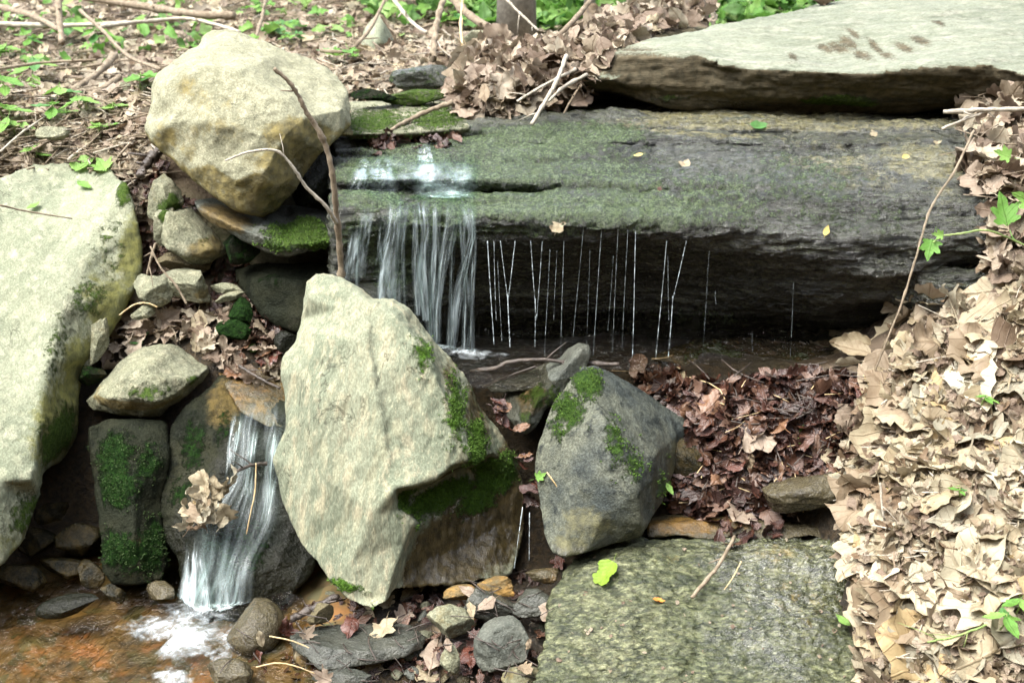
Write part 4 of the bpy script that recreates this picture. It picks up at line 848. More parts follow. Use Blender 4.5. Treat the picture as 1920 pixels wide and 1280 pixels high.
def tube(pts, rad, n=6):
    vs, fs = [], []
    for i, p in enumerate(pts):
        a = pts[max(i-1, 0)]; b = pts[min(i+1, len(pts)-1)]; t = (b-a).normalized()
        s = t.cross(Vector((0, 1, .3))).normalized(); w = s.cross(t); r = rad[i] if isinstance(rad, (list, tuple)) else rad
        for k in range(n): an = 2*math.pi*k/n; vs.append(p + s*math.cos(an)*r + w*math.sin(an)*r)
    for i in range(len(pts)-1):
        for k in range(n): fs.append([i*n+k, i*n+(k+1) % n, (i+1)*n+(k+1) % n, (i+1)*n+k])
    fs.append(list(range(n))[::-1]); fs.append([(len(pts)-1)*n+k for k in range(n)])
    return vs, fs
def merge(parts):
    V, F = [], []
    for v, f in parts: o = len(V); V += v; F += [[i+o for i in q] for q in f]
    return V, F
# free threads under the overhang: px top, py top, px bottom, py bottom, radius in px
threads = [(914, 480, 926, 645, 3.2), (926, 478, 930, 600, 1.6), (933, 490, 941, 640, 1.2), (938, 480, 952, 560, 2.2), (966, 482, 953, 560, 2.6), (952, 555, 956, 650, 4.2), (995, 480, 1004, 580, 2.2), (1004, 560, 1003, 650, 2.0), (1017, 480, 1006, 600, 1.6), (1031, 468, 1021, 665, 1.0),
 (1044, 470, 1038, 600, .9), (1057, 470, 1051, 668, 1.4), (1094, 425, 1073, 650, .8), (1106, 470, 1100, 650, .6), (1128, 430, 1112, 665, 1.3), (1150, 480, 1140, 620, .7), (1159, 430, 1148, 660, .9), (1177, 432, 1166, 655, 1.0), (1192, 432, 1186, 668, 2.4), (1250, 465, 1229, 690, 1.8), (1252, 480, 1254, 600, 1.0), (1287, 465, 1262, 560, 2.2), (1262, 555, 1252, 695, 2.8), (1330, 470, 1316, 690, .6), (1488, 530, 1479, 700, .7), (1858, 460, 1856, 525, .5), (1410, 620, 1411, 660, .5), (1341, 545, 1342, 570, .6)]
ORD = ['first', 'second', 'third', 'fourth', 'fifth', 'sixth', 'seventh', 'eighth', 'ninth', 'tenth', 'eleventh', 'twelfth', 'thirteenth', 'fourteenth', 'fifteenth', 'sixteenth', 'seventeenth', 'eighteenth', 'nineteenth', 'twentieth', 'twenty-first', 'twenty-second', 'twenty-third', 'twenty-fourth', 'twenty-fifth', 'twenty-sixth', 'twenty-seventh', 'twenty-eighth']
for ti, (xa, ya, xb, yb, r) in enumerate(sorted(threads)):
    d0 = 2.285; m = 64; sc = d0/FPX*1.05; pl = []; rr = []
    ya = min(ya, 452) if (xa < 1300 and ya < 492 and r > 1.2) else ya
    a = P(xa, ya, d0); b = P(xb, yb, d0 - .012); ph = random.uniform(0, 9)
    if b.z < Z1: b.z = Z1
    for j in range(m):
        t = j/(m-1); p = a.lerp(b, t); p.x += math.sin(t*5+xa)*.00025; pl.append(p)
        bead = abs(math.sin(j*.83+ph)*math.sin(j*.31+ph*2))**1.5
        rr.append(r*sc*(.36 if r > 1.5 else .28)*((.55-.35*t)+(.2+.9*t)*bead)*random.uniform(.7, 1.2)*(1.5 if (j < 2 and r > 2) else 1))
    V, F = tube(pl, rr, 6); me = mesh_from('water_thread', V, F); o = link('water_thread', me, M['thread'], loc=recenter(me))
    tag(o, ('faint thread of water' if r < 1 else ('thin thread of water' if r < 2 else 'thick bright thread of water'))+', '+ORD[ti]+' from the left under the overhang', 'water thread', 'water threads falling from the overhang')
for ti, (xa, ya, xb, yb, r) in enumerate([(980, 950, 964, 1065, 2.0), (993, 960, 992, 1050, 1.6)]):
    a = P(xa, ya, 2.03); b = P(xb, yb, 2.0); pl = [a.lerp(b, j/13) for j in range(14)]
    V, F = tube(pl, [r*.0005*(.4+1.0*random.random()**2) for _ in pl]); me = mesh_from('water_thread', V, F); o = link('water_thread', me, M['thread'], loc=recenter(me))
    tag(o, ['left', 'right'][ti]+' one of two water threads between pointed rock and grey rock', 'water thread', 'water threads between the two rocks')
# small cascade
CB = [ROCKS['cascade'][1], ROCKS['spill'][1]]
cf = empty('cascade', P(400, 1190, 1.93)); tag(cf, 'small cascade pouring over the mossy rock into the amber pool', 'waterfall')
low_white = lambda a, b, g: (lambda u, v: g*(.10+.9*smooth01(v, a, b)))
ribbon([(500, 742, 70), (492, 790, 84), (480, 850, 90), (470, 910, 100), (450, 970, 130), (432, 1030, 150), (415, 1090, 130), (400, 1150, 116), (393, 1200, 112)], lambda u, v: .22+.55*smooth01(v, .62, .85)*(1-.6*u), CB, Z0, u_fade=.18, vin=.12, nx=50, ny=110, jit=.006, off=.012, parent=cf, mat=M['fall2'])
ribbon([(372, 985, 50), (366, 1040, 50), (366, 1100, 56), (372, 1200, 70)], low_white(.15, .5, 1.4), CB, Z0, u_fade=.25, vin=.2, nx=30, ny=80, jit=.012, off=.02, parent=cf, mat=M['fall2'])
ribbon([(410, 1000, 60), (405, 1080, 70), (402, 1200, 80)], low_white(.35, .75, 1.2), CB, Z0, u_fade=.3, vin=.3, nx=30, ny=80, jit=.012, off=.018, parent=cf, mat=M['fall2'])
ribbon([(448, 770, 22), (436, 840, 22), (428, 900, 20)], .6, CB, Z0, u_fade=.3, vin=.2, vout=.3, parent=cf, mat=M['fall2'])
ribbon([(520, 790, 26), (512, 860, 30), (505, 930, 30), (490, 1010, 30)], .5, CB, Z0, u_fade=.3, vin=.2, vout=.4, parent=cf, mat=M['fall2'])
ribbon([(478, 800, 24), (470, 870, 26), (462, 950, 24)], .55, CB, Z0, u_fade=.3, vin=.2, vout=.4, parent=cf, mat=M['fall2'])
# pools
def pool(name, poly, z, mat, n=70, bump=.0016, freq=18):
    xs = [p[0] for p in poly]; ys = [p[1] for p in poly]; x0, x1, y0, y1 = min(xs), max(xs), min(ys), max(ys)
    gxs = np.linspace(x0, x1, n); gys = np.linspace(y0, y1, n); X, Y = np.meshgrid(gxs, gys)
    pp = np.stack([X.ravel(), Y.ravel(), np.full(n*n, z)], 1); pp[:, 2] += fbm(pp*[freq, freq*.7, 1], 4)*bump
    idx = np.arange(n*n).reshape(n, n); q = np.stack([idx[:-1, :-1], idx[:-1, 1:], idx[1:, 1:], idx[1:, :-1]], -1).reshape(-1, 4)
    def inside(x, y):
        c = False; j = len(poly)-1
        for i in range(len(poly)):
            (xi, yi), (xj, yj) = poly[i], poly[j]
            if (yi > y) != (yj > y) and x < (xj-xi)*(y-yi)/(yj-yi)+xi: c = not c
            j = i
        return c
    q = [f for f in q.tolist() if inside(pp[f].mean(0)[0], pp[f].mean(0)[1])]
    return tag(link(name, mesh_from(name, pp, q), mat), kind='structure')
pool('water', [(-1.6, .9), (-.28, .9), (-.30, 1.75), (-.36, 1.9), (-.40, 2.05), (-.5, 2.2), (-1.6, 2.25)], Z0, M['pool'], 150, .004, 16)
pool('water', [(-.42, 2.2), (-.2, 2.14), (.02, 2.12), (.1, 2.16), (.35, 2.24), (.62, 2.26), (.75, 2.5), (.6, 2.75), (-.1, 2.75), (-.42, 2.5)], Z1, M['pool2'], 120, .0025, 34)
# stream bed under the lower pool
xs = np.linspace(-1.6, -.25, 150); ys = np.linspace(.9, 2.2, 150); X, Y = np.meshgrid(xs, ys)
pp = np.stack([X.ravel(), Y.ravel(), np.zeros(X.size)], 1); base = hgt(pp[:, 0], pp[:, 1])
pp[:, 2] = np.maximum(base, Z0-.055)+.012 + np.abs(fbm(pp*[14, 14, 1], 4))*.02; pp[:, 2] = np.minimum(pp[:, 2], np.maximum(Z0-.008, base-.02))
idx = np.arange(150*150).reshape(150, 150); q = np.stack([idx[:-1, :-1], idx[:-1, 1:], idx[1:, 1:], idx[1:, :-1]], -1).reshape(-1, 4)
tag(link('stream_bed', mesh_from('stream_bed', pp, q.tolist()), M['bed']), kind='structure')
# foam where the cascade lands
def foam(poly_pts, name, label, n=60, hump=.012, kk=1.0):
    c = [sum(p[0] for p in poly_pts)/len(poly_pts), sum(p[1] for p in poly_pts)/len(poly_pts)]
    vs, fs, dn = [], [], []; zl = Z1 if c[1] < 800 else Z0
    rings = 16; m = 64
    A_ = np.array(poly_pts + [poly_pts[0]], float); t = np.linspace(0, len(poly_pts), m, endpoint=False)
    bx = np.interp(t, range(len(A_)), A_[:, 0]); by = np.interp(t, range(len(A_)), A_[:, 1])
    for r in range(rings+1):
        s = r/rings
        for k in range(m):
            p = PZ(c[0]+(bx[k]-c[0])*s, c[1]+(by[k]-c[1])*s, zl); vs.append(Vector((p.x, p.y, zl+.004+hump*(1-s)**1.5))); dn.append((1-s)**.8*kk)
    for r in range(rings):
        for k in range(m): fs.append([r*m+k, r*m+(k+1) % m, (r+1)*m+(k+1) % m, (r+1)*m+k])
    co = np.array([tuple(v) for v in vs]); co[:, 2] += np.abs(fbm(co*45, 3))*.009*np.array(dn)
    me = mesh_from(name, co, fs); set_attr(me, 'dens', np.array(dn)); o = link(name, me, M['foam'], loc=recenter(me)); tag(o, label, 'foam'); return o
foam([(330, 1120), (280, 1150), (205, 1182), (225, 1210), (310, 1208), (318, 1215), (262, 1250), (300, 1268), (380, 1240), (440, 1262), (455, 1200), (445, 1140), (390, 1110)], 'foam', 'white foam splash where the cascade meets the amber pool', hump=.008, kk=.8)
foam([(770, 640), (860, 650), (900, 655), (960, 668), (930, 680), (860, 676), (800, 668)], 'foam', 'thin foam where the main fall strikes the upper pool', hump=.004, kk=.6)
foam([(285, 1265), (320, 1253), (370, 1262), (375, 1285), (330, 1300), (285, 1290)], 'foam', 'small foam patch at the bottom edge below the main splash', hump=.008)

# ------------------------------------------------------------------ leaves
def leaf_outline(kind):
    pts = []
    if kind == 'oval':
        for i in range(15): t = i/14; pts.append((.26*math.sin(math.pi*t**.85)**.8, t))
        return pts[:-1] + [(0, 1.05)] + [(-x, y) for x, y in reversed(pts[1:-1])]
    if kind == 'oak':
        for i in range(29): t = i/28; pts.append((max(.015, .36*math.sin(math.pi*t**.9)**.6*(1+.24*math.cos(2*math.pi*(t*3.6+.05))+.05*math.sin(t*47))), t))
        return [(0, -.02)] + pts[1:-1] + [(0, 1.03)] + [(-x, y) for x, y in reversed(pts[1:-1])]
    if kind == 'maple':
        lob = [(90, .98, 25), (40, .82, 23), (140, .80, 23), (-8, .55, 20), (188, .55, 20)]
        for i in range(64):
            th = -90 + 360*i/64; r = .20
            for a, L, w in lob:
                dlt = (th-a+180) % 360-180; r = max(r, .20+(L-.20)*max(0, 1-abs(dlt)/(w*1.65))**.95 + .03*math.sin(th*.35))
            if i in (0,): r = .10
            pts.append((r*.62*math.cos(R(th)), .32+r*.68*math.sin(R(th))))
        return pts
    if kind == 'tulip':
        c = [(0, 0), (.2, .02), (.38, .10), (.44, .24), (.38, .36), (.33, .45), (.35, .58), (.40, .72), (.33, .82), (.2, .88), (.08, .9), (0, .86)]
        c = c + [(-x, y) for x, y in reversed(c[1:-1])]
        o = []
        for i in range(len(c)): a, b = c[i], c[(i+1) % len(c)]; o += [a, ((a[0]+b[0])/2*1.03, (a[1]+b[1])/2+.008)]
        return o
def leaf_mesh(kind, seed, curl=1.0, fold=.4, roll=.6, crumple=.05, mat=None, grid=.09, stalk=True):
    rs = random.Random(seed); out = leaf_outline(kind); n = len(out)
    jx = rs.uniform(0, 60); wd = rs.uniform(.85, 1.2)
    an = fbm(np.array([(x*5+jx, y*5, jx) for x, y in out]), 3)
    pts = [Vector((x*wd*(1+.22*an[i])+rs.uniform(-.006, .006), y+.03*an[(i+5) % n]+rs.uniform(-.006, .006))) for i, (x, y) in enumerate(out)]
    g = []
    y = .05
    while y < 1:
        x = -.5
        while x <= .5: g.append(Vector((x+rs.uniform(-.01, .01), y+rs.uniform(-.01, .01)))); x += grid
        y += grid
    vo, eo, fo, *_ = delaunay_2d_cdt(pts+g, [(i, (i+1) % n) for i in range(n)], [list(range(n))], 1, 1e-4)
    used = sorted({i for f in fo for i in f}); mp = {v: i for i, v in enumerate(used)}
    uv = np.array([(vo[i].x, vo[i].y) for i in used]); faces = [[mp[i] for i in f] for f in fo]
    if stalk:
        b = len(uv); uv = np.vstack([uv, [(-.012, .03), (.012, .03), (.010, -.12), (-.010, -.12), (.006, -.26), (-.006, -.26)]]); faces += [[b, b+1, b+2, b+3], [b+3, b+2, b+4, b+5]]
    x, y = uv[:, 0], uv[:, 1]-.45
    # roll sides about the midrib, then curl along the length
    k = roll*4; a = x*k; X_ = np.sin(a)/k if abs(k) > .01 else x; Zs = (1-np.cos(a))/k if abs(k) > .01 else x*0
    Zs = Zs + fold*np.abs(x)
    kc = curl*1.6; b_ = y*kc; Yc = np.sin(b_)/kc if abs(kc) > .01 else y; Zc = (1-np.cos(b_))/kc if abs(kc) > .01 else y*0
    nyv, nzv = -np.sin(b_), np.cos(b_)
    Y2 = Yc + nyv*Zs; Z2 = Zc + nzv*Zs
    co = np.stack([X_, Y2, Z2], 1)
    s3 = np.array([rs.uniform(0, 40) for _ in range(3)])
    q = np.stack([uv[:, 0]*3.2, uv[:, 1]*3.2, np.zeros(len(uv))], 1)+s3
    co[:, 2] += fbm(q, 4)*crumple*2.4; co[:, 0] += fbm(q+7, 3)*crumple*.8; co[:, 1] += fbm(q+17, 3)*crumple*.6
    co[:, 2] -= co[:, 2].mean()
    me = mesh_from('leaf', co, faces); ul = me.uv_layers.new(name='UVMap')
    li = np.empty(len(me.loops), dtype=np.int32); me.loops.foreach_get('vertex_index', li); ul.data.foreach_set('uv', uv[li].reshape(-1))
    if mat: me.materials.append(mat)
    return me, co, faces, uv
def leaf_set(mat, n, kinds, crumple=.06, seed0=0):
    rs = random.Random(seed0); out = []
    for i in range(n):
        out.append(leaf_mesh(kinds[i % len(kinds)], seed0+i, rs.uniform(-.6, .8), rs.uniform(-.2, .35), rs.uniform(-.35, .6)+(rs.random() < .2)*.6, crumple*rs.uniform(.6, 1.6), mat, .11))
    return out
KD = ['oak', 'oval', 'oval', 'tulip', 'maple', 'oak', 'oak', 'oval']
L_dry = leaf_set(M['dry'], 16, KD, seed0=100); L_pink = leaf_set(M['pink'], 12, KD, seed0=200); L_wet = leaf_set(M['wetleaf'], 12, KD, .05, seed0=300)
L_green = [leaf_mesh(k, 400+i, .5, .25, .2, .02, M['green'], .14) for i, k in enumerate(['oval', 'maple', 'oval', 'tulip'])]
def low(kinds, n, seed):    # light leaves for the mass of litter
    rs = random.Random(seed); o = []
    for i in range(n): me, co, f, uv = leaf_mesh(kinds[i % len(kinds)], seed+i, rs.uniform(-.8, 1.0), rs.uniform(-.2, .4), rs.uniform(-.2, .8), .06, None, .22, False); bpy.data.meshes.remove(me); o.append((co, f, uv))
    return o
LOW = low(KD, 16, 900)
def orient(normal, tilt, spin, rs=random):
    nrm = (normal + Vector((rs.gauss(0, tilt), rs.gauss(0, tilt), rs.gauss(0, tilt)))).normalized()
    return nrm.to_track_quat('Z', 'Y').to_matrix().to_4x4() @ Matrix.Rotation(spin, 4, 'Z')
def inpoly(x, y, poly):
    c = False; j = len(poly)-1
    for i in range(len(poly)):
        (xi, yi), (xj, yj) = poly[i], poly[j]
        if (yi > y) != (yj > y) and x < (xj-xi)*(y-yi)/(yj-yi)+xi: c = not c
        j = i
    return c
def rand_in(poly):
    xs = [p[0] for p in poly]; ys = [p[1] for p in poly]
    while True:
        x = random.uniform(min(xs), max(xs)); y = random.uniform(min(ys), max(ys))
        if inpoly(x, y, poly): return x, y
def place_leaf(px, py, size_px, meshes, bvhs, name, label, cat, group=None, lift=(.004, .02), tilt=.5, spin=None, d=None, nrm=None, pick=None):
    h = hit(bvhs, px, py) if d is None else None
    if d is None and h is None: return None
    p = h[0] if h else P(px, py, d); n = (h[1] if h else (nrm or Vector((0, -.5, 1)))).normalized()
    if n.dot(p-CAM) > 0: n = -n
    me = (random.choice(meshes) if pick is None else meshes[pick])[0]
    sc = size_px*(p-CAM).length/FPX
    o = bpy.data.objects.new(name, me); COL.objects.link(o)
    n2 = (n*.7 + Vector((0, -.25, .6))).normalized()
    o.matrix_world = Matrix.Translation(p + n*random.uniform(*lift)) @ orient(n2, tilt, random.uniform(0, 6.28) if spin is None else spin) @ Matrix.Scale(sc, 4)
    tag(o, label, cat, group); return o
USED = set()
SHAPE = {'oak': 'lobed', 'maple': 'star-shaped', 'oval': 'oval', 'tulip': 'blunt'}
def auto_leaf(poly, n, sizes, pal, bvhs, rows, cols, tail, group, lift, tilt, d=None, nrm=None, jit=0.0, name='dead_leaf'):
    """leaves spread over an area, each told apart by size, colour, shape and where it lies"""
    ys = [p[1] for p in poly]; xs = [p[0] for p in poly]; pool_ = L_wet if pal == 'wet' else (L_pink if pal == 'pink' else L_dry)
    for _ in range(n):
        px, py = rand_in(poly)
        ri = rows[min(int((py-min(ys))/(max(ys)-min(ys)+1e-6)*len(rows)), len(rows)-1)]
        ci = cols[min(int((px-min(xs))/(max(xs)-min(xs)+1e-6)*len(cols)), len(cols)-1)]
        for tr_ in range(60):
            k = random.randrange(len(pool_)); t = random.random()**1.5; s = sizes[0]+(sizes[1]-sizes[0])*t
            sz = 'small' if t < .3 else ('medium' if t < .65 else 'big'); c = random.choice(PAL[pal])
            lb = ' '.join(x for x in (sz, c, SHAPE[KD[k % 8]], 'leaf', ri, ci, tail) if x)
            if lb not in USED: break
        USED.add(lb)
        o = place_leaf(px, py, s*(1+jit*(py-700)/600), pool_, bvhs, name, lb, 'dead leaf', group, lift, tilt, d=(d(px, py) if d else None), nrm=nrm, pick=k)
        if o: o.material_slots[0].link = 'OBJECT'; o.material_slots[0].material = M['L_'+c]
def litter(name, poly, count, size, bvhs, mat, label, lift=(0, .02), tilt=.45, protos=LOW, pull=None, world=None):
    V, F, U = [], [], []; off = 0
    rs = random
    for _ in range(count):
        if world:
            x = rs.uniform(world[0], world[1]); y = rs.uniform(world[2], world[3]); h = bvhs[0].ray_cast(Vector((x, y, 6)), Vector((0, 0, -1)), 20)
        else:
            px, py = rand_in(poly); h = hit(bvhs, px, py)
        if not h or h[0] is None: continue
        p, n = h[0], h[1].normalized()
        if n.z < 0 and n.dot(p-CAM) > 0: n = -n
        co, f, uv = rs.choice(protos); s = rs.uniform(*size)
        n2 = (n*.7+Vector((0, -.15, .6))).normalized()
        m = np.array(Matrix.Translation(p+n*rs.uniform(*lift)) @ orient(n2, tilt, rs.uniform(0, 6.28)) @ Matrix.Scale(s, 4))
        V.append(co @ m[:3, :3].T + m[:3, 3]); F += [[i+off for i in q_] for q_ in f]; U.append(uv); off += len(co)
    V = np.vstack(V); U = np.vstack(U); me = mesh_from(name, V, F); ul = me.uv_layers.new(name='UVMap')
    li = np.empty(len(me.loops), dtype=np.int32); me.loops.foreach_get('vertex_index', li); ul.data.foreach_set('uv', U[li].reshape(-1))
    o = link(name, me, mat); tag(o, label, 'leaf litter', kind='stuff'); return o
GB = [ground_bvh]
ALL = lambda *k: [ROCKS[x][1] for x in k] + GB
# right-hand bank
bank = [(1655, 735), (1700, 675), (1760, 610), (1850, 570), (1940, 545), (1940, 1300), (1640, 1300), (1630, 1150), (1610, 1050), (1600, 950), (1590, 800)]
bankup = [(1800, 200), (1860, 165), (1940, 160), (1940, 560), (1890, 540), (1870, 480), (1850, 380), (1800, 330), (1820, 260)]
litter('leaf_litter', bank, 1100, (.035, .095), GB, M['dry_i'], 'dense bed of dry tan leaves beneath the top leaves of the right bank', (.0, .024), .38)
litter('leaf_litter', None, 1800, (.06, .11), GB, M['dry_i'], 'dry tan leaves covering the slope to the right of the view', (.0, .03), .5, world=(.62, 2.2, .7, 3.2))
auto_leaf(bank, 84, (62, 135), 'dry', GB, ['topmost', 'high', 'midway', 'low', 'very low'], ['at left', 'in the middle', 'at right'], 'of the dry bank', 'dry leaves on the right-hand bank', (.012, .035), .27, jit=.3)
auto_leaf(bank, 20, (130, 190), 'dry', GB, ['high', 'midway', 'low'], ['on the left', 'in the middle', 'on the right'], 'of the dry bank', 'dry leaves on the right-hand bank', (.025, .04), .16)
auto_leaf(bankup, 20, (48, 85), 'dry', ALL('ledge'), ['high', 'midway', 'low'], ['left', 'right'], 'in the tangle above the ledge end', 'leaves above the right end of the ledge', (.005, .05), .6)
litter('leaf_litter', bankup, 260, (.04, .08), ALL('ledge'), M['pink_i'], 'tangle of brown leaves above the right end of the ledge', (0, .06), .8)
litter('leaf_litter', bank, 1500, (.010, .032), [ground_bvh], M['pink_i'], 'torn leaf crumbs sprinkled over the right bank', (.016, .04), .7)
# wet leaf mass in the middle right
wetp = [(1200, 720), (1180, 690), (1230, 700), (1330, 730), (1450, 715), (1600, 715), (1640, 740), (1600, 820), (1600, 930), (1480, 950), (1330, 960), (1270, 950), (1250, 930), (1300, 860), (1300, 790)]
litter('leaf_litter', wetp, 900, (.03, .065), ALL('shore'), M['wet_i'], 'mass of soaked dark brown leaves between the grey rock and the dry bank', (0, .028), .7)
auto_leaf(wetp, 30, (42, 95), 'wet', ALL('shore'), ['far back', 'midway', 'in front'], ['at left', 'in the middle', 'at right'], 'of the soaked pile', 'wet leaves piled below the overhang', (.012, .03), .55)
auto_leaf(wetp, 8, (42, 85), 'pink', ALL('shore'), ['far back', 'midway', 'in front'], ['at left', 'at right'], 'of the soaked pile', 'wet leaves piled below the overhang', (.02, .035), .55)
# upper leaf drift beside the slab
drift = [(860, 165), (880, 125), (905, 98), (960, 92), (1010, 98), (1080, 75), (1120, 38), (1190, 15), (1240, 5), (1330, 5), (1330, 45), (1250, 62), (1165, 85), (1110, 150), (1060, 185), (1000, 190), (960, 230), (900, 225), (870, 200)]
drift_rows = [[(850, 130, 3.5), (900, 100, 3.5), (1010, 98, 3.4), (1120, 45, 3.6), (1240, 2, 3.9), (1340, 0, 3.95)], [(850, 150, 3.0), (900, 110, 3.05), (1010, 110, 3.0), (1100, 90, 3.1), (1200, 50, 3.3), (1340, 20, 3.6)], [(850, 185, 2.86), (900, 165, 2.84), (1010, 150, 2.85), (1090, 135, 2.9), (1160, 85, 3.05), (1340, 50, 3.3)], [(850, 212, 2.84), (930, 225, 2.80), (1010, 185, 2.86), (1090, 160, 2.94), (1160, 100, 3.1), (1340, 60, 3.4)]]
loft('drift', 'soil_mound', 'brown soil mound under the leaf drift between ledge and slab', 'soil mound', drift_rows, 860, 1330, 20, M['soil'], back=.1, vox=.009, amp=.008, freq=9)
litter('leaf_litter', drift, 900, (.04, .085), ALL('drift', 'slab'), M['pink_i'], 'drift of pinkish brown leaves heaped against the big slab', (0, .04), .7)
auto_leaf(drift, 40, (40, 74), 'pink', ALL('drift'), ['high', 'midway', 'low'], ['at the left', 'halfway', 'near the slab'], 'in the drift', 'leaves in the drift beside the slab', (.015, .045), .6)
litter('leaf_litter', [(690, 262), (705, 250), (820, 255), (860, 245), (860, 275), (740, 282), (700, 300)], 60, (.02, .04), ALL('ledge', 'shelf'), M['wet_i'], 'clot of soaked leaves caught on the lip of the fall', (0, .012), .8)
litter('leaf_litter', [(1500, -10), (1580, -10), (1560, 12), (1505, 14)], 40, (.04, .07), ALL('slab'), M['pink_i'], 'few leaves on the far edge of the big slab', (0, .03), .8)
litter('leaf_litter', [(1320, 955), (1470, 955), (1460, 1010), (1400, 1035), (1340, 1015)], 26, (.02, .05), ALL('brownledge', 'granite'), M['wet_i'], 'soaked leaves spilling over the brown ledge onto the granite', (0, .012), .5)
litter('leaf_litter', [(1060, 1040), (1640, 1000), (1640, 1280), (1020, 1280)], 60, (.004, .010), ALL('granite'), M['pink_i'], 'tiny leaf crumbs scattered on the granite', (0, .003), .2)
# small pile on the left
pile = [(195, 640), (205, 600), (240, 572), (330, 560), (400, 575), (470, 560), (480, 600), (520, 640), (540, 690), (520, 730), (470, 720), (430, 690), (395, 680), (350, 645), (300, 638), (250, 655), (230, 680), (200, 700)]
litter('leaf_litter', pile, 170, (.025, .05), ALL('spill'), M['pink_i'], 'bed of small brown leaves behind the pale wedge rock', (0, .025), .6)
pl = [p for p in pile if p[0] < 440] + [(430, 600)]
auto_leaf([(205, 600), (240, 572), (330, 560), (400, 575), (440, 600), (430, 680), (350, 645), (300, 638), (230, 680), (200, 690)], 18, (40, 68), 'pink', ALL('spill'), ['far back', 'in front'], ['at left', 'at right'], 'of the wedge rock pile', 'leaves piled behind the pale wedge rock', (.01, .035), .5)
auto_leaf([(440, 640), (520, 640), (545, 690), (520, 730), (470, 720), (430, 690)], 8, (40, 62), 'wet', ALL('spill'), ['at the back', 'at the front'], [''], 'of the spill stone', 'wet leaves on the spill stone', (.004, .02), .4)
litter('leaf_litter', [(235, 330), (300, 300), (360, 350), (380, 420), (470, 500), (560, 600), (540, 660), (440, 640), (270, 560), (255, 440)], 260, (.015, .045), GB, M['wet_i'], 'damp leaf scraps in the gaps between the stacked stones', (0, .02), .6)
litter('leaf_litter', [(-60, 310), (290, 310), (300, 400), (200, 400), (-60, 430)], 420, (.014, .045), GB, M['floor_i'], 'brown leaf litter banked against the top of the left boulder', (0, .012), .4)
# bottom
bot = [(430, 1215), (520, 1150), (640, 1130), (740, 1110), (840, 1110), (1030, 1060), (1040, 1120), (1010, 1290), (400, 1290)]
BK = ALL('greyslab', 'granite') + [v[1] for k, v in ROCKS.items() if isinstance(k, tuple) and k[2] > 1080 and k[1] > 400 and v[0].name.startswith('stone')]
litter('leaf_litter', bot, 300, (.010, .034), GB, M['wet_i'], 'wet leaf scraps and grit between the foreground stones', (0, .02), .5)
for (px, py, s, L, pk, lb) in [(690, 1150, 55, L_dry, 1, 'pale curled leaf under the tip of the pointed rock'), (775, 1120, 66, L_dry, 1, 'tan lobed leaf on the grit right of the pointed rock tip'), (730, 1140, 40, L_dry, 4, 'orange-tan leaf beside the lobed leaf'), (720, 1185, 62, L_dry, 3, 'tan leaf draped over the flat grey slab'), (655, 1185, 60, L_wet, 2, 'dark red leaf lying on the flat grey slab'), (528, 1178, 52, L_wet, 5, 'dark upright leaf on the rounded brown stone'), (885, 1230, 80, L_wet, 2, 'long purple-brown leaf against the squarish stone'), (815, 1235, 75, L_pink, 2, 'grey-brown oval leaf left of the squarish stone'), (575, 1240, 80, L_dry, 0, 'rolled golden leaf in front of the flat slab'), (550, 1262, 40, L_dry, 5, 'small ochre leaf below the rolled golden leaf'), (800, 1265, 50, L_dry, 3, 'pale torn leaf at the bottom edge'), (1022, 1145, 40, L_pink, 3, 'pink-brown leaf by the left edge of the granite'), (880, 1110, 46, L_pink, 1, 'brown leaf at the base of the brown recess'), (1050, 1060, 40, L_wet, 4, 'wet leaf under the grey rock'), (760, 1158, 46, L_pink, 6, 'light brown leaf above the slab end'), (480, 1225, 60, L_wet, 1, 'dark wet leaf on the grit beside the foam'), (610, 1270, 56, L_pink, 4, 'brown leaf at the bottom below the slab'), (700, 1262, 52, L_dry, 7, 'cream leaf at the bottom below the slab')]:
    place_leaf(px, py, s, L, BK, 'dead_leaf', lb, 'dead leaf', None, (.006, .014), .3, pick=pk)
auto_leaf(bot, 13, (26, 46), 'pink', BK, ['behind', 'among', 'before'], ['the left', 'the middle', 'the right'], 'foreground stones', 'leaves among the foreground stones', (.004, .012), .35)
gap = [(905, 745), (935, 745), (985, 800), (1015, 900), (1005, 945), (985, 930), (960, 830)]
auto_leaf(gap, 14, (30, 50), 'wet', None, ['high', 'midway', 'low'], [''], 'in the gap left of the grey rock', 'leaves stuffed between the pointed and the grey rock', (0, 0), .55, d=lambda px, py: 2.115-.05*(py-745)/200-.03)
# clump hanging over the cascade
clump = [(345, 915), (400, 895), (440, 885), (442, 960), (420, 975), (380, 985), (345, 1000)]
auto_leaf(clump, 20, (40, 66), 'dry', None, ['high', 'low'], ['at left', 'at right'], 'of the clump above the cascade', 'leaf clump snagged above the cascade', (0, 0), .8, d=lambda px, py: 1.98+.0003*(960-py)+random.uniform(0, .05), nrm=Vector((-.5, -1, -.1)))
# leaves hanging at left end of the drift
hang = [(865, 150), (920, 130), (985, 140), (975, 215), (900, 228), (870, 200)]
auto_leaf(hang, 20, (36, 62), 'pink', None, ['high', 'midway', 'low'], ['at left', 'at right'], 'of the clump over the fall', 'leaf clump over the left end of the ledge', (0, 0), .6, d=lambda px, py: 2.80+random.uniform(-.04, .02), nrm=Vector((-.1, -1, .3)))
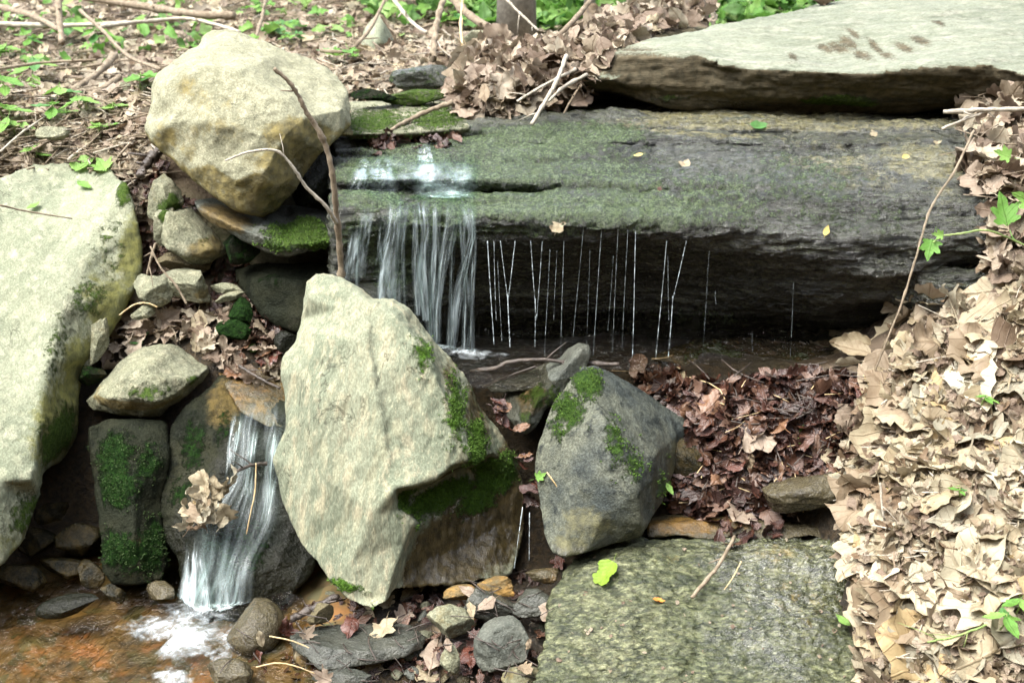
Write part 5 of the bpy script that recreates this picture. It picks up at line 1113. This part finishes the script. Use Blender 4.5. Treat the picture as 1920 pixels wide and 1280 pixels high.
# leaves lying on the ledge
LG = ALL('ledge')
for (px, py, s, L, pk, lb) in [(1283, 310, 36, L_dry, 2, 'orange-brown leaf lying on the middle of the ledge'), (1047, 422, 32, L_dry, 3, 'orange-brown leaf stuck on the lip of the ledge'), (1238, 355, 18, L_wet, 4, 'tiny dark leaf on the ledge'), (1640, 255, 18, L_dry, 5, 'small cream leaf on the back of the ledge'), (1755, 270, 16, L_dry, 6, 'small tan leaf on the back right of the ledge')]:
    place_leaf(px, py, s, L, LG, 'dead_leaf', lb, 'dead leaf', None, (.003, .006), .1, pick=pk)
L_y = [leaf_mesh('oval', 501, .3, .1, .2, .02, M['yellow'], .14)]; L_lime = [leaf_mesh('tulip', 511, .4, .2, .3, .03, M['lime'], .1)]; L_or = [leaf_mesh('oval', 521, 1, .4, .8, .04, M['orange'], .14)]
for (px, py, s, L, lb) in [(1549, 428, 20, L_y, 'small yellow leaf on the wet face of the ledge'), (1198, 296, 18, L_y, 'small yellowish leaf near the middle steps of the ledge'), (1420, 237, 40, L_green, 'green leaf at the back of the ledge under the slab'), (1690, 312, 20, L_y, 'small yellow leaf on the tan part of the ledge'), (1140, 1075, 60, L_lime, 'bright lime leaf with yellow stalk on the granite'), (1235, 1132, 26, L_or, 'small orange leaf on the granite'), (1572, 1180, 34, L_green, 'green leaf on the right part of the granite'), (1518, 825, 60, L_green, 'large fresh green leaf on the wet leaf pile'), (1245, 912, 26, L_green, 'small pale green leaf at the lower right of the grey rock'), (1530, 752, 30, L_green, 'small bright green leaf in the wet pile below the hollow'), (262, 632, 48, L_green, 'green leaf in the small pile near the left boulder'), (473, 655, 22, L_green, 'tiny green leaf by the wet red leaves'), (1017, 893, 30, L_green, 'green leaf hanging beside the grey rock'), (1890, 868, 40, L_green, 'green leaf on the dry bank'), (1660, 1080, 24, L_green, 'tiny green leaf at the edge of the dry bank'), (1685, 935, 24, L_y, 'yellow leaf scrap at the edge of the bank'), (885, 1172, 18, L_lime, 'tiny lime leaf above the squarish stone'), (195, 318, 60, L_green, 'pale green leaf on the top corner of the left boulder'), (160, 312, 50, L_green, 'green leaf on the top of the left boulder'), (65, 392, 34, L_green, 'small green leaf on the flat top of the left boulder'), (160, 352, 36, L_green, 'thin green leaf on the crest of the left boulder')]:
    place_leaf(px, py, s, L, ALL('ledge', 'granite', 'grey', 'slab', 'leftb', 'spill', 'shore'), 'fresh_leaf', lb, 'leaf', None, (.006, .012) if px < 1500 else (.012, .03), .15)

# ------------------------------------------------------------------ twigs
def curve_pts(ctrl, n=10):
    c = [P(*p[:3]) for p in ctrl]; out = []
    for i in range(len(c)-1):
        p0, p1, p2, p3 = c[max(i-1, 0)], c[i], c[i+1], c[min(i+2, len(c)-1)]
        for k in range(n):
            t = k/n; out.append(.5*((2*p1)+(p2-p0)*t+(2*p0-5*p1+4*p2-p3)*t*t+(3*p1-p0-3*p2+p3)*t**3))
    out.append(c[-1]); return out
def twig_mesh(ctrl, r0, r1, n=8, seg=7, wob=.16, shoots=True):
    pl = curve_pts(ctrl, n); m = len(pl); jj = (r0+r1)*.00007
    pl = [p+Vector((random.gauss(0, jj), random.gauss(0, jj), random.gauss(0, jj))) for p in pl]; d = sum(p[2] for p in ctrl)/len(ctrl); sc = d/FPX*1.07
    rr = [((r0+(r1-r0)*i/(m-1))*sc)*(1+random.uniform(-wob, wob)) for i in range(m)]
    for i in range(2, m-2):
        if random.random() < .09: rr[i] *= 1.35
    parts_ = [tube(pl, rr, seg)]
    if m > 14 and r0 > 2 and shoots:
        for _ in range(random.randint(1, 3)):
            i = random.randint(m//4, m-3); dv = (pl[i+1]-pl[i]).normalized(); sv = (dv.cross(Vector((random.gauss(0, 1), random.gauss(0, 1), random.gauss(0, 1))))).normalized()
            L_ = random.uniform(.012, .045); parts_.append(tube([pl[i], pl[i]+(dv*.6+sv*.8)*L_*.5, pl[i]+(dv*.9+sv)*L_], [rr[i]*.55, rr[i]*.4, rr[i]*.2], 5))
    V, F = merge(parts_); return mesh_from('twig', V, F)
def twig(ctrl, r0, r1, mat, label, name='twig', group=None, cat='twig'):
    me = twig_mesh(ctrl, r0, r1); o = link(name, me, mat, loc=recenter(me)); tag(o, label, cat, group); return o
fs = empty('forked_stick', P(640, 525, 2.25)); tag(fs, 'upright forked stick rising beside the main fall in front of the round boulder', 'stick')
o = link('main_stem', twig_mesh([(640, 525, 2.25), (637, 460, 2.24), (630, 395, 2.22), (622, 320, 2.2), (606, 262, 2.2), (572, 205, 2.19), (548, 160, 2.18), (514, 130, 2.17)], 6.5, 3.4), M['bark'], fs); child_fix(o, fs)
o = link('side_twig', twig_mesh([(630, 418, 2.22), (612, 388, 2.2), (575, 352, 2.19), (552, 318, 2.18), (518, 283, 2.17), (466, 285, 2.16), (421, 302, 2.15)], 4.2, 1.6), M['barkpale'], fs); child_fix(o, fs)
T = [
 ([(848, 192, 2.75), (800, 210, 2.74), (765, 226, 2.72), (733, 244, 2.66)], 5, 3, 'bark', 'short stick resting on the algae covered shelf'),
 ([(1108, 0, 3.2), (1060, 55, 3.05), (1010, 98, 2.95), (985, 128, 2.86), (950, 170, 2.78)], 4.5, 4, 'bark', 'branch slanting down into the leaf drift'),
 ([(1062, 105, 2.8), (1045, 150, 2.72), (1020, 195, 2.68), (997, 234, 2.66)], 4, 3.4, 'barkpale', 'bleached bent twig hanging from the drift onto the ledge'),
 ([(1080, 130, 2.8), (1030, 155, 2.75), (970, 190, 2.72)], 3, 2.4, 'barkpale', 'pale twig lying across the hanging leaf clump'),
 ([(1100, 140, 2.8), (1060, 162, 2.75), (1028, 190, 2.72)], 3.5, 2.2, 'barkpale', 'short pale twig stub below the drift'),
 ([(1095, 150, 2.85), (1070, 190, 2.8), (1052, 222, 2.78)], 2.2, 1.2, 'bark', 'thin dark twig hanging at the mouth of the slab gap'),
 ([(1826, 245, 2.3), (1790, 320, 2.24), (1745, 392, 2.2), (1718, 480, 2.15), (1690, 570, 2.12), (1660, 645, 2.1), (1638, 702, 2.1)], 2.2, 1.8, 'bark', 'long thin dry stem slanting across the right end of the ledge'),
 ([(1770, 210, 2.4), (1850, 206, 2.4), (1940, 204, 2.4)], 4, 4, 'barkpale', 'pale straight stick in the tangle above the right end of the ledge'),
 ([(1766, 242, 2.4), (1815, 222, 2.4), (1860, 205, 2.4)], 3, 2, 'barkpale', 'thin stick crossing the pale straight stick'),
 ([(882, 697, 2.22), (930, 690, 2.2), (950, 680, 2.2), (1000, 674, 2.2), (1070, 678, 2.21), (1160, 684, 2.2)], 4.5, 4, 'barkdark', 'dark wet branch lying across the splash pool'),
 ([(905, 725, 2.18), (950, 706, 2.18), (1005, 686, 2.19)], 2, 1.4, 'barkdark', 'thin dark twig below the wet branch'),
 ([(545, 1160, 1.85), (590, 1138, 1.87), (632, 1118, 1.89)], 9, 7, 'barkdark', 'thick dark stick stub beside the tip of the pointed rock'),
 ([(1378, 1005, 1.93), (1345, 1062, 1.86), (1297, 1120, 1.81)], 3.5, 4.2, 'bark', 'brown stick lying on the granite'),
 ([(1390, 1052, 1.86), (1375, 1080, 1.84), (1358, 1105, 1.82)], 1.6, 1, 'straw', 'thin straw on the granite right of the stick'),
 ([(500, 868, 2.02), (470, 872, 2.0), (445, 882, 1.98)], 4, 3, 'barkdark', 'dark stub of stick in the cascade'),
 ([(480, 868, 2.0), (478, 920, 1.98), (470, 960, 1.96), (462, 1000, 1.95)], 1.4, 1, 'straw', 'long straw trailing down the cascade'),
 ([(292, 455, 2.42), (284, 480, 2.41), (276, 515, 2.4)], 2.4, 2.6, 'bark', 'short upright twig by the pale pair of stones'),
 ([(282, 462, 2.4), (300, 500, 2.38), (330, 535, 2.37), (350, 570, 2.36)], 1.6, 2.4, 'bark', 'thin twig slanting over the pale pair of stones'),
 ([(225, 590, 2.35), (250, 572, 2.34), (275, 568, 2.34), (295, 576, 2.34)], 1.5, 1.5, 'straw', 'arched straw at the left end of the leaf pile'),
 ([(448, 685, 2.27), (480, 705, 2.24), (525, 728, 2.22)], 3, 2.4, 'barkdark', 'dark wet twig on the spill stone'),
 ([(1650, 905, 1.86), (1655, 960, 1.84), (1660, 975, 1.84)], 2.4, 2, 'barkpale', 'white root end at the edge of the leaf bank'),
 ([(1600, 940, 1.95), (1595, 1010, 1.9), (1585, 1060, 1.86), (1578, 1090, 1.84)], 2, 1.4, 'straw', 'thin root hanging from the bank over the granite'),
 ([(1850, 1170, 1.5), (1800, 1190, 1.5), (1740, 1203, 1.5)], 2.5, 2.5, 'stem', 'grey-green stem across the lower right leaves'),
 ([(480, 1250, 1.7), (520, 1242, 1.7), (560, 1250, 1.7), (590, 1262, 1.7)], 1.4, 1.2, 'straw', 'pale curved straw in front of the flat grey slab'),
 ([(505, 1192, 1.74), (545, 1200, 1.74), (580, 1214, 1.74)], 1.6, 1.3, 'straw', 'straw lying at the left end of the flat grey slab'),
 ([(1025, 885, 1.99), (1040, 905, 1.98), (1052, 925, 1.98)], 1.6, 1.2, 'straw', 'straw stuck beside the grey rock'),
 ([(0, 385, 2.33), (60, 398, 2.36), (136, 410, 2.38)], 2, 1.2, 'bark', 'thin twig lying on the left boulder'),
 # forest floor branches
 ([(140, -8, 4.4), (290, 16, 4.2), (360, 26, 4.0), (440, 30, 3.95)], 7, 6, 'bark', 'long fallen branch along the top left of the photo'),
 ([(-10, 12, 4.2), (60, 30, 4.0), (110, 56, 3.7)], 6, 4, 'bark', 'bent dead branch at the top left corner'),
 ([(-10, 45, 4.0), (120, 48, 3.9), (260, 42, 3.9)], 5, 3, 'barkpale', 'straight pale branch below the bent dead branch'),
 ([(190, 50, 3.7), (280, 40, 3.8), (360, 36, 3.8), (450, 60, 3.6)], 4, 3, 'barkpale', 'arched pale branch behind the round boulder'),
 ([(215, 105, 3.25), (180, 140, 3.1), (135, 170, 3.0)], 7, 5, 'bark', 'thick short branch left of the round boulder'),
 ([(225, 145, 3.05), (195, 165, 2.98), (160, 190, 2.92)], 6, 5, 'bark', 'dark forked root piece left of the round boulder'),
 ([(0, 208, 2.9), (60, 200, 2.92), (130, 180, 2.98), (150, 172, 3.0)], 5, 5, 'bark', 'fallen stick behind the left boulder'),
 ([(150, 20, 3.8), (190, 55, 3.6), (240, 105, 3.3), (300, 130, 3.1)], 3.5, 3, 'bark', 'thin slanting branch in the forest floor'),
 ([(108, -10, 3.6), (112, 40, 3.5), (116, 80, 3.4)], 6, 5, 'bark', 'upright dead stem at the top left'),
 ([(128, 300, 2.7), (160, 275, 2.75), (230, 235, 2.85)], 3, 2, 'barkpale', 'thin pale twig above the left boulder'),
 ([(0, 285, 2.7), (40, 250, 2.75), (90, 215, 2.85)], 2.2, 1.6, 'barkpale', 'slender twig at the left edge above the boulder'),
 ([(-5, 130, 3.2), (80, 118, 3.3), (180, 112, 3.3)], 3, 2, 'bark', 'dead twig among the green seedlings'),
 ([(835, -10, 3.3), (822, 30, 3.2), (816, 70, 3.1), (812, 112, 3.0)], 5, 6, 'bark', 'upright woody stem behind the dark mossy stone'),
 ([(845, -5, 3.8), (880, 30, 3.7), (925, 55, 3.6), (960, 68, 3.5)], 7, 6, 'bark', 'arched branch entering the leaf drift'),
 ([(600, 95, 3.3), (650, 96, 3.3), (690, 60, 3.4), (722, 0, 3.6)], 3.5, 3, 'bark', 'curved sapling stem above the round boulder'),
 ([(715, 30, 3.4), (735, 60, 3.4), (752, 92, 3.4)], 3, 2.4, 'bark', 'dark twig leaning on the pale pointed stone'),
 ([(735, -5, 3.9), (770, 40, 3.8), (800, 62, 3.7)], 4, 3, 'barkpale', 'pale slanting branch behind the pointed stone'),
 ([(945, -5, 3.6), (975, 25, 3.55), (1010, 58, 3.5)], 2.5, 2, 'barkpale', 'thin white twig in front of the tree trunk'),
 ([(867, 0, 3.6), (864, 60, 3.4), (872, 120, 3.2)], 2.5, 2.5, 'straw', 'thin upright straw coloured stem left of the drift'),
 ([(300, 282, 2.66), (280, 300, 2.62), (262, 330, 2.56)], 9, 7, 'barkdark', 'dark rotten stick between the left and the round boulder'),
 ([(500, -8, 4.2), (492, 30, 4.0), (480, 70, 3.8)], 3, 3, 'bark', 'thin upright sapling stem behind the round boulder'),
]
for c, r0, r1, m, lb in T: twig(c, r0, r1, M[m], lb)
# small debris sticks as one mass each
def debris(name, poly, n, L, r, bvhs, mat, label, lift=.012):
    parts = []
    for _ in range(n):
        px, py = rand_in(poly); h = hit(bvhs, px, py)
        if not h: continue
        p = h[0]+Vector((0, 0, random.uniform(.002, lift))); a = random.uniform(0, math.pi); l = random.uniform(*L)/2
        dv = Vector((math.cos(a)*l, math.sin(a)*l, random.uniform(-.25, .25)*l)); bend = Vector((random.gauss(0, .1), random.gauss(0, .1), random.gauss(0, .06)))*l
        parts.append(tube([p-dv, p-dv*.3+bend, p+dv*.3+bend, p+dv], random.uniform(*r), 4))
    V, F = merge(parts); o = link(name, mesh_from(name, V, F), mat); tag(o, label, 'twigs', kind='stuff')
floor_poly = [(-60, -30), (980, -30), (980, 60), (860, 80), (860, 160), (700, 180), (660, 200), (300, 260), (300, 330), (230, 335), (60, 330), (-60, 400)]
debris('twig_litter', floor_poly, 1000, (.03, .22), (.0008, .0028), GB, M['bark'], 'fine dead twigs strewn over the forest floor')
debris('twig_litter', floor_poly, 260, (.03, .16), (.0008, .002), GB, M['barkpale'], 'fine bleached twigs strewn over the forest floor')
debris('twig_litter', wetp, 55, (.03, .12), (.0006, .0013), ALL('shore'), M['straw'], 'straws and pine needles in the wet leaf pile', .05)
debris('twig_litter', wetp, 110, (.03, .12), (.0008, .0018), ALL('shore'), M['barkdark'], 'dark rootlets in the wet leaf pile', .05)
debris('twig_litter', bot, 120, (.015, .07), (.0006, .0014), BK, M['barkdark'], 'dark bits of twig between the foreground stones')
debris('twig_litter', bank, 130, (.04, .13), (.0006, .0016), GB, M['barkpale'], 'fine leaf stalks and twigs on the dry bank', .045)
debris('twig_litter', bankup, 70, (.04, .14), (.0007, .0018), ALL('ledge'), M['bark'], 'rootlets in the tangle above the right end of the ledge', .06)
# forest floor litter
litter('leaf_litter', floor_poly, 3600, (.014, .05), GB, M['floor_i'], 'brown leaf litter covering the forest floor', (0, .012), .35)
litter('leaf_litter', None, 5200, (.03, .08), GB, M['floor_i'], 'brown leaf litter on the ground beyond the stream', (0, .012), .3, world=(-3.5, 3.5, 2.9, 8))
GL = low(['oval', 'oval', 'maple', 'tulip'], 8, 950)
litter('ground_cover', None, 4200, (.06, .13), GB, M['green_i'], 'bright green low plants on the ground behind the slab', (.02, .14), .6, protos=GL, world=(-.6, 5, 4.2, 10))
litter('ground_cover', [(-60, -30), (980, -30), (980, 30), (650, 100), (300, 100), (-60, 200)], 260, (.03, .06), GB, M['green_i'], 'sparse small green leaves sprouting through the litter', (.01, .05), .5, protos=GL)
# mossy edges of the pool etc.

litter('ground_cover', None, 1600, (.05, .11), GB, M['green_i'], 'bright green low plants around the foot of the tree', (.01, .07), .6, protos=GL, world=(-.15, 2.2, 4.15, 5))
# seedlings
def seedling(px, py, s, nleaf, label, d=None, group=None, kind=0, lean=0, name='seedling'):
    h = hit(GB, px, py+s*.3) if d is None else None
    base = (h[0] if h else P(px, py, d)); sc = (base-CAM).length/FPX
    r = empty(name, base); tag(r, label, 'seedling', group)
    top = Vector((random.uniform(-.2, .2)*s*sc, -.1*s*sc, s*.6*sc))
    V, F = tube([Vector(), top*.5+Vector((.1*s*sc*random.uniform(-1, 1), 0, 0)), top], [.0016, .0013, .001], 5)
    link('stem', mesh_from('stem', V, F), M['stem'], r)
    for i in range(nleaf):
        a = 2*math.pi*i/nleaf+random.uniform(-.4, .4); o = bpy.data.objects.new('leaf', L_green[kind if kind is not None else 0][0]); COL.objects.link(o); o.parent = r
        ls = s*sc*random.uniform(.55, .85); dirv = Vector((math.cos(a), math.sin(a), 0)); pos = top*random.uniform(.55, 1) + dirv*ls*.42
        o.matrix_local = Matrix.Translation(pos) @ Matrix.Rotation(a-math.pi/2, 4, 'Z') @ Matrix.Rotation(random.uniform(-.5, .2)-.1, 4, 'X') @ Matrix.Scale(ls, 4)
SL = ['broad-leaved green seedling right of the upright dead stem', 'green seedling beside the thin slanting branch at the top left', 'pair of large heart-shaped green leaves left of the round boulder', 'low green plant between the short thick branch and the fallen stick', 'bright green plant at the left edge above the fallen stick', 'green seedling among the twigs below the bent dead branch', 'green seedling just under the fallen stick', 'green seedling right of the fallen stick end', 'small green seedling beside the upright tan stone', 'leafy green plant at the left edge below the fallen stick', 'pale green plant above the left boulder near the photo edge', 'single yellow-green leaf plant above the round boulder', 'green plant just right of the round boulder top', 'smaller green plant on the right shoulder behind the round boulder', 'green plant between the curved sapling and the round boulder', 'tiny green plant left of the curved sapling foot', 'green plant behind the arched branch', 'green plant left of the upright woody stem top', 'green plant below the grey tree trunk on its left', 'green seedling under the straight pale branch', 'green plant near the top edge above the round boulder', 'small green plant at the far left under the corner branch', 'small green seedling between litter and the round boulder left side', 'small green seedling just above the left boulder', 'little green seedling touching the round boulder top left', 'green plant right of the grey tree trunk', 'green plant beside the slender far trunk']
for i, (px, py, s, nl, k) in enumerate([(130, 65, 50, 5, 0), (185, 75, 50, 5, 0), (265, 155, 60, 3, 3), (110, 180, 60, 4, 0), (20, 170, 60, 5, 0), (60, 130, 60, 5, 0), (100, 215, 60, 4, 0), (160, 200, 60, 4, 0), (220, 205, 40, 3, 0), (10, 215, 70, 4, 0), (30, 240, 60, 3, 0), (386, 46, 34, 2, 0), (520, 60, 50, 6, 1), (550, 75, 40, 5, 1), (650, 108, 50, 5, 1), (620, 105, 40, 4, 1), (850, 40, 50, 6, 1), (800, 20, 50, 6, 1), (900, 30, 50, 5, 1), (60, 80, 40, 4, 0), (480, 20, 40, 4, 1), (10, 95, 40, 4, 0), (190, 245, 40, 3, 0), (70, 290, 44, 3, 0), (350, 95, 34, 3, 1), (1000, 40, 50, 6, 1), (1060, 45, 50, 6, 1)]):
    seedling(px, py, s*1.05, nl, SL[i], group='seedlings on the forest floor', kind=k)
vine = empty('vine', P(1900, 430, 2.15)); tag(vine, 'green creeper with lobed leaves hanging over the right end of the ledge', 'vine')
o = link('stem', twig_mesh([(1940, 470, 2.12), (1900, 450, 2.13), (1850, 432, 2.13), (1800, 438, 2.13), (1765, 443, 2.13), (1750, 455, 2.12)], 2, 1.6), M['stem'], vine); child_fix(o, vine)
for (px, py, s, sp) in [(1745, 462, 52, 2.9), (1885, 400, 74, .2), (1762, 440, 26, 1.5), (1930, 375, 60, 1.2), (1885, 290, 40, 1.2)]:
    p = P(px, py, 2.12); o = bpy.data.objects.new('leaf', L_green[1][0]); COL.objects.link(o); o.parent = vine
    o.matrix_local = Matrix.Translation(p-vine.location) @ orient(Vector((-.1, -1, .6)), .1, sp) @ Matrix.Scale(s*2.2/FPX*1.1, 4)
for (px, py, s, lb) in [(1840, 760, 36, 'small green seedling halfway up the dry leaf bank'), (1875, 1180, 60, 'green star-leaved seedling low on the dry bank at the stem end'), (1905, 1150, 50, 'green seedling at the right edge above the star-leaved one'), (1800, 930, 30, 'tiny green seedling in the middle of the dry leaf bank')]:
    seedling(px, py, s, 4, lb, group='seedlings on the leaf bank', d=hit(GB, px, py)[0].y-.04)

# ------------------------------------------------------------------ trees beyond
def tree(px, py, d, rpx, h, label, seed):
    rs = random.Random(seed); b = hit(GB, px, py)[0]; d = (b-CAM).length; b = b-Vector((0, 0, .05)); r0 = rpx*d/FPX
    root = empty('tree', b); tag(root, label, 'tree', None)
    m = 24; pl = [Vector((math.sin(i*.3+seed)*.05*i/m*h*.2, 0, h*i/(m-1))) for i in range(m)]
    V, F = tube(pl, [r0*(1.25-.25*min(i/1.5, 1))*(1-.75*i/m) for i in range(m)], 20)
    co = np.array([tuple(v) for v in V]); rad = np.array([co[:, 0], co[:, 1]*1, co[:, 2]*.25], ).T; co[:, :2] *= (1+.10*fbm(rad*[18, 18, 6], 4))[:, None]
    tr = link('trunk', mesh_from('trunk', co, F), M['trunk'], root)
    parts = []; tips = []
    for k in range(14):
        z = h*(.45+.5*k/14); a = rs.uniform(0, 6.28); L = h*.22*(1.2-k/20); p0 = Vector((0, 0, z)); dv = Vector((math.cos(a), math.sin(a), .5))*L
        parts.append(tube([p0, p0+dv*.4+Vector((0, 0, .05)), p0+dv*.75, p0+dv], [r0*.25, r0*.18, r0*.1, r0*.03], 6)); tips += [p0+dv, p0+dv*.7]
    V, F = merge(parts); link('limb', mesh_from('limb', V, F), M['trunk'], root)
    V, F, U = [], [], []; off = 0
    for k in range(900):
        t = rs.choice(tips); c = t + Vector((rs.gauss(0, .35), rs.gauss(0, .35), rs.gauss(0, .3))); co, f, uv = rs.choice(GL)
        mt = np.array(Matrix.Translation(c) @ orient(Vector((0, 0, 1)), .6, rs.uniform(0, 6.28), rs) @ Matrix.Scale(.16, 4)); V.append(co @ mt[:3, :3].T+mt[:3, 3]); F += [[i+off for i in q_] for q_ in f]; U.append(uv); off += len(co)
    me = mesh_from('crown', np.vstack(V), F); ul = me.uv_layers.new(name='UVMap'); U = np.vstack(U)
    li = np.empty(len(me.loops), dtype=np.int32); me.loops.foreach_get('vertex_index', li); ul.data.foreach_set('uv', U[li].reshape(-1))
    link('crown', me, M['green_i'], root)
tree(968, 76, 4.8, 31, 7, 'grey tree trunk rising behind the leaf drift', 1)
tree(1104, 60, 7.0, 9, 6, 'slender tree trunk far behind the leaf drift', 2)
bpy.data.materials.remove(M['trunk']) if False else None
